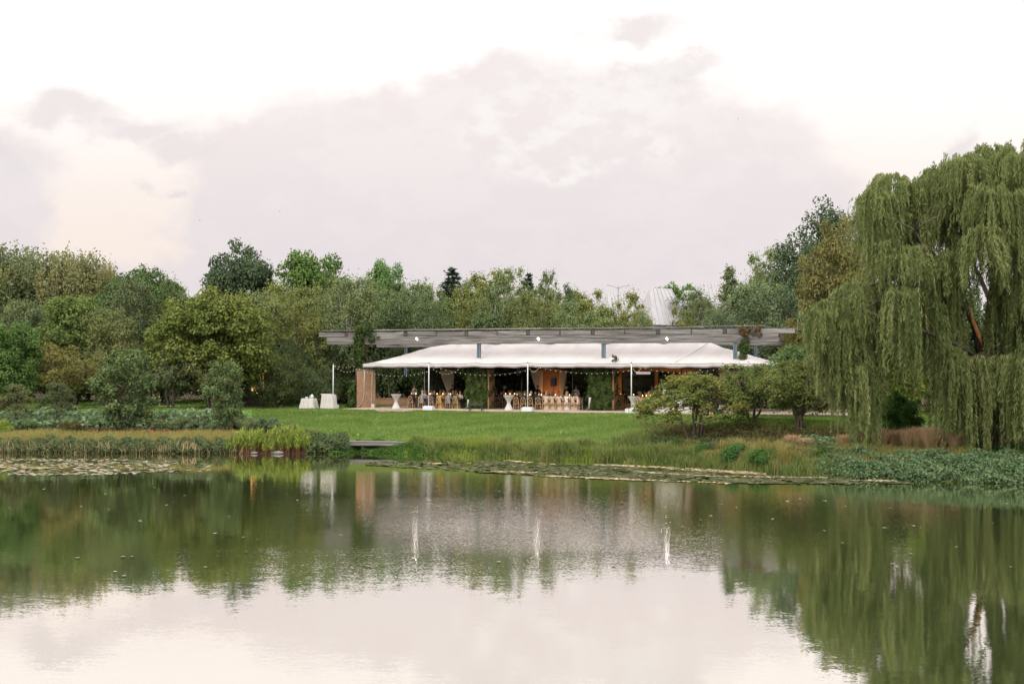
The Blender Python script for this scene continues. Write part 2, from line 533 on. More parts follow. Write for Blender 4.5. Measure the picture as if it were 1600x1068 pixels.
# ------------------------------------------------------------------ mesh helpers
def tag(o, label=None, cat=None, group=None, kind=None):
    for k, v in (('label', label), ('category', cat), ('group', group), ('kind', kind)):
        if v:
            o[k] = v
    return o


def empty(name, loc, rz=0.0, label=None, cat=None, group=None):
    o = bpy.data.objects.new(name, None)
    o.empty_display_size = 0.3
    COL.objects.link(o)
    o.location = loc
    o.rotation_euler = (0, 0, rz)
    return tag(o, label, cat, group)


def link(name, me, parent=None, mats=None):
    o = bpy.data.objects.new(name, me)
    COL.objects.link(o)
    if parent is not None:
        o.parent = parent
    if mats is not None:
        for m in (mats if isinstance(mats, (list, tuple)) else [mats]):
            me.materials.append(m)
    return o


def np_mesh(name, V, Fc, var=None, smooth=False):
    V = np.asarray(V, np.float32)
    Fc = np.asarray(Fc, np.int32)
    me = bpy.data.meshes.new(name)
    n, k = Fc.shape
    me.vertices.add(len(V))
    me.vertices.foreach_set('co', V.ravel())
    me.loops.add(n * k)
    me.loops.foreach_set('vertex_index', Fc.ravel())
    me.polygons.add(n)
    me.polygons.foreach_set('loop_start', np.arange(0, n * k, k, dtype=np.int32))
    me.polygons.foreach_set('loop_total', np.full(n, k, np.int32))
    if smooth:
        me.polygons.foreach_set('use_smooth', np.ones(n, bool))
    me.update(calc_edges=True)
    if var is not None:
        a = me.attributes.new('var', 'FLOAT', 'FACE')
        a.data.foreach_set('value', np.clip(np.asarray(var, np.float32), 0, 1))
    return me


class MB:
    """collects shapes that become one mesh"""
    def __init__(self):
        self.v, self.f, self.mi = [], [], []

    def add(self, vs, fs, mi=0):
        o = len(self.v)
        self.v += [tuple(p) for p in vs]
        self.f += [tuple(i + o for i in f) for f in fs]
        self.mi += [mi] * len(fs)

    def box(self, c, s, rz=0.0, mi=0, taper=1.0):
        hx, hy, hz = s[0] / 2, s[1] / 2, s[2] / 2
        cr, sr = math.cos(rz), math.sin(rz)
        vs = []
        for dz in (-1, 1):
            k = taper if dz > 0 else 1.0
            for dx, dy in ((-1, -1), (1, -1), (1, 1), (-1, 1)):
                x, y = dx * hx * k, dy * hy * k
                vs.append((c[0] + x * cr - y * sr, c[1] + x * sr + y * cr, c[2] + dz * hz))
        self.add(vs, [(3, 2, 1, 0), (4, 5, 6, 7), (0, 1, 5, 4), (1, 2, 6, 5), (2, 3, 7, 6), (3, 0, 4, 7)], mi)
        return self

    def tube(self, pts, rad, n=6, mi=0, cap=True):
        pts = [Vector(p) for p in pts]
        if not isinstance(rad, (list, tuple)):
            rad = [rad] * len(pts)
        vs, fs = [], []
        for i, p in enumerate(pts):
            d = (pts[min(i + 1, len(pts) - 1)] - pts[max(i - 1, 0)])
            if d.length < 1e-6:
                d = Vector((0, 0, 1))
            d.normalize()
            a = d.cross(Vector((0, 1, 0)) if abs(d.y) < 0.9 else Vector((1, 0, 0))).normalized()
            b = d.cross(a)
            for k in range(n):
                w = 2 * math.pi * k / n
                vs.append(p + (a * math.cos(w) + b * math.sin(w)) * rad[i])
        for i in range(len(pts) - 1):
            for k in range(n):
                k2 = (k + 1) % n
                fs.append((i * n + k, i * n + k2, (i + 1) * n + k2, (i + 1) * n + k))
        if cap:
            fs.append(tuple(range(n))[::-1])
            fs.append(tuple((len(pts) - 1) * n + k for k in range(n)))
        self.add(vs, fs, mi)
        return self

    def lathe(self, prof, n=16, c=(0, 0, 0), mi=0, wave=0.0, freq=5):
        vs, fs = [], []
        for i, (r, z) in enumerate(prof):
            for k in range(n):
                w = 2 * math.pi * k / n
                rr = r * (1 + wave * math.cos(freq * w) * (i / (len(prof) - 1)))
                vs.append((c[0] + rr * math.cos(w), c[1] + rr * math.sin(w), c[2] + z))
        for i in range(len(prof) - 1):
            for k in range(n):
                k2 = (k + 1) % n
                fs.append((i * n + k, i * n + k2, (i + 1) * n + k2, (i + 1) * n + k))
        fs.append(tuple(range(n))[::-1])
        fs.append(tuple((len(prof) - 1) * n + k for k in range(n)))
        self.add(vs, fs, mi)
        return self

    def ball(self, c, r, n=10, m=7, mi=0):
        r = (r, r, r) if not isinstance(r, tuple) else r
        prof = [(math.sin(math.pi * i / m), -math.cos(math.pi * i / m)) for i in range(m + 1)]
        vs, fs = [], []
        for i, (q, z) in enumerate(prof):
            for k in range(n):
                w = 2 * math.pi * k / n
                vs.append((c[0] + max(q, 0.001) * r[0] * math.cos(w), c[1] + max(q, 0.001) * r[1] * math.sin(w), c[2] + z * r[2]))
        for i in range(m):
            for k in range(n):
                k2 = (k + 1) % n
                fs.append((i * n + k, i * n + k2, (i + 1) * n + k2, (i + 1) * n + k))
        self.add(vs, fs, mi)
        return self

    def mesh(self, name, smooth=False):
        me = bpy.data.meshes.new(name)
        me.from_pydata(self.v, [], self.f)
        me.polygons.foreach_set('material_index', self.mi)
        if smooth:
            me.polygons.foreach_set('use_smooth', [True] * len(self.f))
        me.update()
        return me

    def build(self, name, mats, parent=None, smooth=False, bevel=0.0):
        o = link(name, self.mesh(name, smooth), parent, mats)
        if bevel:
            b = o.modifiers.new('bevel', 'BEVEL')
            b.width, b.segments, b.limit_method = bevel, 2, 'ANGLE'
        return o


def copy_tree(o, parent=None):
    c = o.copy()
    COL.objects.link(c)
    if parent is not None:
        c.parent = parent
    for ch in list(o.children):
        copy_tree(ch, c)
    return c


def unit(a):
    return a / np.maximum(np.linalg.norm(a, axis=-1, keepdims=True), 1e-9)


def rnd_dir(rng, n):
    return unit(rng.normal(size=(n, 3)))


def leaf_quads(P, N, ln, wd, rng, droop=None):
    """one rhombus per leaf"""
    n = len(P)
    t = rnd_dir(rng, n) if droop is None else unit(droop + 0.35 * rng.normal(size=(n, 3)))
    t = unit(t - N * np.sum(t * N, 1, keepdims=True))
    b = np.cross(N, t)
    s = rng.uniform(0.7, 1.3, (n, 1))
    ln, wd = ln * s * 0.5, wd * s * 0.5
    V = np.empty((n, 4, 3))
    V[:, 0], V[:, 1], V[:, 2], V[:, 3] = P - t * ln, P + b * wd, P + t * ln, P - b * wd
    return V.reshape(-1, 3), np.arange(n * 4).reshape(n, 4)


def clumps_to_leaves(rng, cc, cr, per, ln, wd, flat=0.75, gauss=False, up=0.5, sag=0.0):
    """leaf clumps round centres cc with radii cr: positions, normals and the colour number of each leaf"""
    Ps, Ns, vs = [], [], []
    for c, r in zip(cc, cr):
        n = max(8, int(per * (r / np.mean(cr)) ** 2))
        d = rnd_dir(rng, n)
        q = np.abs(rng.normal(0, 0.55, (n, 1))) if gauss else 0.5 + 0.5 * rng.random((n, 1)) ** 0.8
        lump = 1 + 0.22 * np.sin(d[:, :1] * 5 + rng.uniform(0, 6)) * np.sin(d[:, 1:2] * 5 + rng.uniform(0, 6))
        o = d * q * r * lump
        o[:, 2] *= flat
        o[:, 2] -= sag * (o[:, 0] ** 2 + o[:, 1] ** 2) / r
        Ps.append(c + o)
        Ns.append(unit(d * 0.7 + np.array([0, 0, up]) + 0.5 * rng.normal(size=(n, 3))))
        vs.append(np.clip(0.45 + 0.2 * rng.normal() + 0.22 * rng.normal(size=n), 0, 1))
    P, N, v = np.concatenate(Ps), np.concatenate(Ns), np.concatenate(vs)
    V, Fq = leaf_quads(P, N, ln, wd, rng)
    return V, Fq, v


def limb_path(a, b, rng, n=5, wob=0.06, lift=0.15):
    a, b = Vector(a), Vector(b)
    d = (b - a)
    out = []
    for i in range(n + 1):
        f = i / n
        p = a.lerp(b, f)
        p.z += lift * d.length * math.sin(math.pi * f) * 0.5
        k = wob * d.length * math.sin(math.pi * f)
        p += Vector((rng.normal(), rng.normal(), rng.normal() * 0.5)) * k
        out.append(p)
    return out


# ------------------------------------------------------------------ tree models (built once, 10 m tall before scaling)
MODELS = {}


def model(key, crown_me, trunk_me, width, height):
    MODELS[key] = (crown_me, trunk_me, width, height)


def make_tree(key, rng, H, Wd, shape='dome', ncl=70, rcl=1.1, per=190, ln=0.26, wd=0.16, base=0.2, flat=0.75, gauss=False,
              stems=1, leafm='airy', barkm='bark', shell=0.42, up=0.5, limbs=26, sag=0.0, tr=0.16):
    Rr = Wd / 2
    cc, cr = [], []
    z0 = H * base
    while len(cc) < ncl:
        d = rng.normal(size=3)
        d /= np.linalg.norm(d)
        q = rng.random() ** shell
        r = rcl * rng.uniform(0.65, 1.3)
        if shape == 'dome':
            hz = (H - z0)
            c = np.array([d[0] * q * (Rr - r * 0.6), d[1] * q * (Rr - r * 0.6), 0.0])
            zz = d[2] * q
            c[2] = z0 + hz * 0.42 + (zz * (hz * 0.58 - r * flat * 0.7) if zz > 0 else zz * (hz * 0.42 - r * 0.4))
        elif shape == 'umbrella':
            w = rng.uniform(0, 2 * math.pi)
            q = math.sqrt(rng.random())
            c = np.array([math.cos(w) * q * (Rr - r * .5), math.sin(w) * q * (Rr - r * .5), 0])
            c[2] = H - r * flat - (H - z0) * 0.55 * q ** 2.2 - rng.random() ** 2 * (H - z0) * 0.3
        elif shape == 'cone':
            f = rng.random() ** 1.4
            w = rng.uniform(0, 2 * math.pi)
            q = rng.random() ** 0.35 * (1 - f) ** 0.85
            r *= 0.45 + 0.75 * (1 - f)
            c = np.array([math.cos(w) * q * Rr, math.sin(w) * q * Rr, z0 + f * (H - z0 - r * 0.6) + r * 0.3])
        else:                                                  # column
            f = rng.random()
            w = rng.uniform(0, 2 * math.pi)
            q = rng.random() ** 0.5 * math.sin(math.pi * (0.12 + 0.8 * f)) ** 0.6
            c = np.array([math.cos(w) * q * (Rr - r * .4), math.sin(w) * q * (Rr - r * .4), z0 + f * (H - z0 - r * 0.7) + r * 0.3])
        cc.append(c)
        cr.append(r)
    cc, cr = np.array(cc), np.array(cr)
    V, Fq, v = clumps_to_leaves(rng, cc, cr, per, ln, wd, flat, gauss, up, sag)
    cme = np_mesh(key + '_crown', V, Fq, v)
    cme.materials.append(L[leafm])
    mb = MB()
    if stems == 1:
        pts = [Vector((0.08 * H * 0.1 * math.sin(k * 1.7), 0.06 * H * 0.1 * math.cos(k * 2.3), H * 0.8 * k / 6)) for k in range(7)]
        mb.tube([Vector((0, 0, -0.4))] + pts, [tr * 1.5, tr * 1.25] + [tr * (1 - 0.14 * k) for k in range(1, 7)], 8)
        for k in rng.choice(len(cc), min(limbs, len(cc)), replace=False):
            c = cc[k]
            zz = max(z0 * 0.75, min(H * 0.72, c[2] - 0.55 * math.hypot(c[0], c[1]) - 0.3))
            s = Vector((0.0, 0.0, zz))
            mb.tube(limb_path(s, c, rng), [tr * 0.45, tr * 0.36, tr * 0.28, tr * 0.2, tr * 0.13, tr * 0.07], 5)
    else:
        tops = []
        for s in range(stems):
            w = 2 * math.pi * s / stems + rng.uniform(-.4, .4)
            sp = Rr * rng.uniform(0.25, 0.62)
            a = Vector((0.12 * math.cos(w), 0.12 * math.sin(w), -0.3))
            b = Vector((sp * math.cos(w), sp * math.sin(w), H * rng.uniform(0.6, 0.86)))
            p = limb_path(a, b, rng, 6, 0.03, 0.0)
            for i in range(len(p)):
                f = i / 6
                p[i].x = a.x + (b.x - a.x) * f ** 1.25 + rng.normal() * 0.05
                p[i].y = a.y + (b.y - a.y) * f ** 1.25 + rng.normal() * 0.05
            mb.tube(p, [tr * (1 - 0.13 * i) for i in range(7)], 6)
            tops.append(p)
        for k in rng.choice(len(cc), min(limbs, len(cc)), replace=False):
            c = Vector(cc[k])
            p = min(tops, key=lambda q: min((q[i] - c).length for i in (2, 3, 4)))
            i = min((2, 3, 4), key=lambda j: (p[j] - c).length)
            mb.tube(limb_path(p[i], c, rng, 4), [tr * 0.4, tr * 0.32, tr * 0.22, tr * 0.14, tr * 0.06], 5)
    tme = mb.mesh(key + '_trunk', True)
    tme.materials.append(M[barkm])
    model(key, cme, tme, Wd, H)


def make_spruce(key, rng, H=10.0, Wd=5.0, leafm='spruce'):
    Ps, Ns = [], []
    mb = MB().tube([(0, 0, -.3), (0, 0, H * .5), (0, 0, H * 0.97)], [.2, .12, .02], 6)
    z = H * 0.1
    while z < H * 0.985:
        f = (z - H * .1) / (H * .9)
        rr = Wd / 2 * (1 - f) ** 0.9 + 0.015
        nb = int(6 + 4 * (1 - f))
        for k in range(nb):
            w = rng.uniform(0, 2 * math.pi)
            r = rr * rng.uniform(0.65, 1.1)
            n = int(46 * r) + 5
            s = rng.random(n) ** 0.7
            x, y = np.cos(w) * r * s, np.sin(w) * r * s
            side = rng.normal(0, 0.16, n) * (1.1 - s)
            P = np.stack([x - np.sin(w) * side, y + np.cos(w) * side,
                          z + 0.16 * r * s ** 2 - 0.22 * r * s + rng.normal(0, 0.05, n) - rng.random(n) * 0.14], 1)
            Ps.append(P)
            Ns.append(unit(np.array([0, 0, 0.8]) + 0.7 * rng.normal(size=(n, 3))))
            mb.tube([(0, 0, z), (math.cos(w) * r * .9, math.sin(w) * r * .9, z - .08 * r)], [0.03, 0.008], 4)
        z += H * 0.032
    P, N = np.concatenate(Ps), np.concatenate(Ns)
    V, Fq = leaf_quads(P, N, 0.3, 0.09, rng)
    me = np_mesh(key + '_crown', V, Fq, 0.45 + 0.25 * rng.normal(size=len(P)))
    me.materials.append(L[leafm])
    tm = mb.mesh(key + '_trunk', True)
    tm.materials.append(M['bark'])
    model(key, me, tm, Wd, H)


def make_upright(key, rng, H=11.0, Wd=6.0, leafm='up_olive'):
    """many steep shoots with leaves along them, sky between"""
    mb = MB().tube([(0, 0, -.4), (0, 0, 1.5), (0, 0, 4)], [.22, .18, .12], 7)
    Ps, vs = [], []
    for k in range(80):
        w = rng.uniform(0, 2 * math.pi)
        q = math.sqrt(rng.random())
        a = Vector((0, 0, rng.uniform(1.0, 4.0)))
        top = Vector((math.cos(w) * q * Wd / 2, math.sin(w) * q * Wd / 2, H * rng.uniform(0.8, 1.0) * (1 - 0.12 * q * q)))
        pts = []
        for i in range(7):
            f = i / 6
            pts.append(Vector((top.x * f ** 0.75, top.y * f ** 0.75, a.z + (top.z - a.z) * f)))
        mb.tube(pts, [0.07 * (1 - .14 * i) for i in range(7)], 4)
        cv = 0.5 + 0.2 * rng.normal()
        for i in range(260):
            f = rng.random() ** 0.75
            j = min(5, int(f * 6))
            p = pts[j].lerp(pts[j + 1], f * 6 - j)
            sp = 0.2 + 0.3 * (1 - f)
            Ps.append((p.x + rng.normal() * sp, p.y + rng.normal() * sp, p.z + rng.normal() * 0.25))
            vs.append(cv + 0.2 * rng.normal())
    P = np.array(Ps)
    V, Fq = leaf_quads(P, unit(rng.normal(size=P.shape) + np.array([0, 0, .4])), 0.26, 0.12, rng)
    me = np_mesh(key + '_crown', V, Fq, vs)
    me.materials.append(L[leafm])
    tm = mb.mesh(key + '_trunk', True)
    tm.materials.append(M['bark_pale'])
    model(key, me, tm, Wd, H)


def plant_tree(name, key, px, top, Y, wpx, label, cat='tree', group=None, base=None, rz=None, dscale=1.0):
    """a tree whose top shows at (px, top) when its foot stands Y metres away"""
    cm, tm, mw, mh = MODELS[key]
    x = at(px, 560, Y).x
    if base is not None:
        z = at(px, base, Y).z
        z = min(z, gz(x, Y)) if abs(z - gz(x, Y)) < 1.2 else gz(x, Y)
    else:
        z = gz(x, Y)
    h = at(px, top, Y).z - z
    w = wpx * Y / F
    o = empty(name, (x, Y, z - 0.05), random.uniform(0, 6.28) if rz is None else rz, label, cat, group)
    o.scale = (w / mw, w / mw * dscale, h / mh)
    t_ = bpy.data.objects.new('trunk', tm)
    c_ = bpy.data.objects.new('crown', cm)
    for q in (t_, c_):
        COL.objects.link(q)
        q.parent = o
    return o


# ------------------------------------------------------------------ the setting
def terrain():
    xs = np.concatenate([np.linspace(-900, -70, 40), np.linspace(-68, 68, 273), np.linspace(70, 900, 40)])
    ys = np.concatenate([np.linspace(-60, 52, 30), np.linspace(53, 100, 190), np.linspace(100.5, 150, 60), np.linspace(155, 1500, 30)])
    X, Yg = np.meshgrid(xs, ys)
    Z = hgt(X, Yg)
    D = Yg - shore(X)
    V = np.stack([X.ravel(), Yg.ravel(), Z.ravel()], 1)
    nx, ny = len(xs), len(ys)
    i = np.arange((ny - 1) * nx).reshape(ny - 1, nx)[:, :-1].ravel()
    Fq = np.stack([i, i + 1, i + nx + 1, i + nx], 1)
    me = np_mesh('ground', V, Fq, None, True)
    P = 800 + F * X / np.maximum(Yg, 1)
    bed = (D < 2.9).astype(float)
    bed = np.maximum(bed, ((P < 400) & (D < 11.0)).astype(float))
    bed = np.maximum(bed, ((P >= 400) & (P < 500) & (D < 11 - (P - 400) * 0.085)).astype(float))
    bed = np.maximum(bed, ((P > 980) & (D < np.interp(P, [980, 1130, 1700], [3, 9.5, 9.5]))).astype(float))
    far = (D > np.interp(P, [-200, 200, 420, 560, 1000, 1250, 1700], [46, 44, 38, 36, 36, 38, 34])).astype(float)
    bed = np.maximum(bed, far)
    a = me.attributes.new('bed', 'FLOAT', 'POINT')
    a.data.foreach_set('value', bed.ravel().astype(np.float32))
    tag(link('ground', me, None, M['ground']), kind='structure')
    wx = np.linspace(-900, 900, 3)
    V = [(-900, -60, 0), (900, -60, 0), (900, 160, 0), (-900, 160, 0)]
    me = np_mesh('pond_water', V, [(0, 1, 2, 3)])
    tag(link('pond_water', me, None, M['water']), kind='structure')
    # gravel path winding over the back lawn on the left
    pts = [(-120, 645), (40, 636), (120, 631), (200, 627), (270, 621.5), (330, 618.5), (400, 617)]
    vs, fs = [], []
    for px, py in pts:
        Yp = np.interp(px, [-120, 40, 200, 330, 420], [91, 98, 102, 108, 112])
        x = at(px, py, Yp).x
        for dy in (-0.6, 0.0, 0.7):
            vs.append((x, Yp + dy, gz(x, Yp + dy) + 0.03))
    for k in range(len(pts) - 1):
        for j in range(2):
            a0 = k * 3 + j
            fs.append((a0, a0 + 3, a0 + 4, a0 + 1))
    tag(link('path', np_mesh('path', vs, fs), None, M['path']), kind='structure')
    mb = MB()
    u0, u1 = upx(535, 0), upx(1330, 0)
    mb.box(((u0 + u1) / 2, 8.0, -0.2), (u1 - u0, 16.0, 0.46))
    o = mb.build('patio', M['paving'])
    o.location, o.rotation_euler = W(0, 0, 0), (0, 0, -PA)
    tag(o, kind='structure')


terrain()


# ------------------------------------------------------------------ pavilion
def pav_obj(o, u, v, z=0.0, rz=0.0):
    o.location = W(u, v, z)
    o.rotation_euler = (0, 0, -PA + rz)
    return o


def pav_empty(name, u, v, z, label, cat, group=None, rz=0.0):
    return empty(name, W(u, v, z), -PA + rz, label, cat, group)


VB = 4.5                                                      # front row of posts and beam


def pergola():
    ua, ub = upx(500, VB, 520), upx(1246, VB, 515)
    uc, ud = upx(512, VB, 530), upx(1217, VB, 530)
    zt = zpy(880, 513, VB)
    zm = zpy(880, 523.5, VB)
    zb = zpy(880, 536.5, VB)
    mid = (ua + ub) / 2
    root = pav_empty('pergola', mid, VB, 0, 'long weathered grey timber pergola spanning over the white tent', 'pergola')

    def part(mb, name, m, bev=0.0):
        return mb.build(name, m, root, bevel=bev)
    for v in (0.0, 9.0):
        mb = MB()
        mb.box(((uc + ud) / 2 - mid, v, (zb + zm) / 2), (ud - uc, 0.34, zm - zb - 0.004))
        part(mb, 'lower_beam', M['timber'], 0.02)
        mb = MB()
        mb.box(((ua + ub) / 2 - mid, v + 0.1, (zt + zm) / 2 - 0.05), (ub - ua, 0.18, zt - zm - 0.09))
        part(mb, 'upper_beam', M['timber_dark'], 0.01)
    # cladding boards of the upper beam, broken by the rafter ends
    x = ua - mid
    cuts = [upx(p, VB, 518) - mid for p in (543, 589, 635, 683, 730, 778, 826, 876, 927, 977, 1029, 1081, 1133, 1187)]
    edges = [ua - mid] + cuts + [ub - mid]
    rg = random.Random(4)
    for k in range(len(edges) - 1):
        a, b = edges[k] + (0.15 if k and k % 2 else 0.045), edges[k + 1] - (0.15 if (k + 1) % 2 else 0.045)
        if k == 0:
            a = edges[0]
        mb = MB().box(((a + b) / 2, -0.12 + rg.uniform(-.015, .015), (zt + zm) / 2 - 0.07 + rg.uniform(-.012, .012)), (b - a, 0.1, zt - zm - 0.17))
        part(mb, 'fascia_board', M['timber'], 0.015)
    for k, c in enumerate(cuts):
        wd = 0.24 if k % 2 == 0 else 0.07
        mb = MB().box((c, 4.66, (zt + zm) / 2 - 0.07), (wd, 9.66, zt - zm - 0.2))
        part(mb, 'rafter', M['timber_dark'], 0.01)
    # thin laths lying on top, some slightly askew
    for k, (p, q, dz) in enumerate(((505, 720, 0.0), (700, 930, 0.012), (905, 1100, 0.004), (1080, 1196, 0.05))):
        a, b = upx(p, VB, 512) - mid, upx(q, VB, 512) - mid
        mb = MB().box(((a + b) / 2, -0.05 + 0.03 * k, zt + dz + 0.0), (b - a, 0.3, 0.09))
        part(mb, 'top_board', M['timber'], 0.015)
    a = upx(520, VB) - mid
    k = 0
    while a < upx(1235, VB) - mid:
        mb = MB().box((a, 4.62, zt - 0.13 + 0.012 * (k % 2)), (0.06, 9.0, 0.12))
        part(mb, 'lath', M['timber_dark'])
        a += 0.78
        k += 1
    for px in (560, 748, 943, 1149):
        u = upx(px, VB) - mid
        for v in (0.0, 9.0):
            mb = MB()
            for dx in (-0.09, 0.09):
                mb.box((u + dx, v, (2.6 + zb) / 2), (0.1, 0.2, zb - 2.6))
            mb.box((u, v, (2.6 + zb) / 2), (0.1, 0.08, zb - 2.6 - 0.02))
            mb.box((u, v, 2.6), (0.34, 0.3, 0.03))
            part(mb, 'post', M['steel'])
    # floodlights on the front of the beam
    for px, lab in ((651, 'white floodlight on the pergola beam nearest its ivy covered end'), (841, 'white floodlight on the middle of the pergola beam'),
                    (1042, 'white floodlight on the pergola beam nearest the willow')):
        u = upx(px, VB - .4, 528)
        e = pav_empty('floodlight', u, VB - 0.17, zpy(px, 531, VB - .3), lab, 'lamp', 'floodlights on the pergola')
        MB().box((0, -0.025, 0), (0.12, 0.05, 0.16)).tube([(0, -0.05, 0), (0, -0.16, 0.02), (0, -0.22, 0.1)], 0.018).build('bracket', M['white_paint'], e)
        MB().lathe([(0.03, 0.24), (0.07, 0.2), (0.1, 0.12), (0.085, 0.115)], 12, (0, -0.24, 0)).build('lamp_shade', M['white_paint'], e, True)
        MB().ball((0, -0.24, 0.1), 0.066).build('bulb', M['lamp'], e, True)


pergola()


def leafy_patch(name, pts, rads, n, mat, rng, ln=0.16, wd=0.12, parent=None, flat=1.0):
    P, N, v = [], [], []
    for c, r in zip(pts, rads):
        m = int(n * r * r)
        d = rnd_dir(rng, m)
        P.append(np.array(c) + d * r * np.array([1, 1, flat]) * (0.5 + 0.5 * rng.random((m, 1))))
        N.append(unit(d + 0.6 * rng.normal(size=(m, 3))))
        v.append(0.45 + 0.12 * rng.normal() + 0.22 * rng.normal(size=m))
    P, N, v = np.concatenate(P), np.concatenate(N), np.concatenate(v)
    V, Fq = leaf_quads(P, N, ln, wd, rng)
    return link(name, np_mesh(name, V, Fq, v), parent, mat)


def ivy_on(u, v, w, d, h, label, seed, sides=('f', 'l'), n=900, extra=()):
    """leaves clinging to the faces of a column"""
    rng = np.random.default_rng(seed)
    P, N = [], []
    for s in sides:
        m = int(n * h * (w if s in 'f' else d))
        z = rng.random(m) ** 0.9 * h
        a = rng.uniform(-0.56, 0.56, m)
        off = 0.03 + (0.08 + 0.4 * np.clip(np.sin(z * 4.1 + a * 6) * np.sin(z * 1.7 - a * 9 + 1), 0, 1)) * rng.random(m)
        if s == 'f':
            P.append(np.stack([a * w, -d / 2 - off, z], 1))
            N.append(np.tile([0, -1, 0.4], (m, 1)))
        elif s == 'l':
            P.append(np.stack([-w / 2 - off, a * d, z], 1))
            N.append(np.tile([-1, 0, 0.4], (m, 1)))
        else:
            P.append(np.stack([w / 2 + off, a * d, z], 1))
            N.append(np.tile([1, 0, 0.4], (m, 1)))
    for c, r in extra:
        m = int(n * r * r * 2)
        dd = rnd_dir(rng, m)
        P.append(np.array(c) + dd * r * (0.4 + 0.6 * rng.random((m, 1))))
        N.append(dd)
    P, N = np.concatenate(P), np.concatenate(N).astype(float)
    N = unit(N + 0.55 * rng.normal(size=N.shape))
    V, Fq = leaf_quads(P, N, 0.19, 0.15, rng)
    var = 0.45 + 0.28 * np.sin(P[:, 2] * 5 + P[:, 0] * 7) * np.sin(P[:, 2] * 2.3 - P[:, 0] * 4) + 0.22 * rng.normal(size=len(P))
    o = pav_empty('ivy', u, v, 0, label, 'ivy')
    link('leaves', np_mesh('ivy_leaves', V, Fq, var), o, L['ivy'])
    mb = MB()
    for k in range(4):
        x = rng.uniform(-.4, .4) * w
        mb.tube([(x, -d / 2 - .03, 0), (x + rng.normal() * .1, -d / 2 - .04, h * .5), (x + rng.normal() * .2, -d / 2 - .04, h * .95)], [.03, .02, .01], 5)
    mb.build('stem', M['bark'], o)
    return o


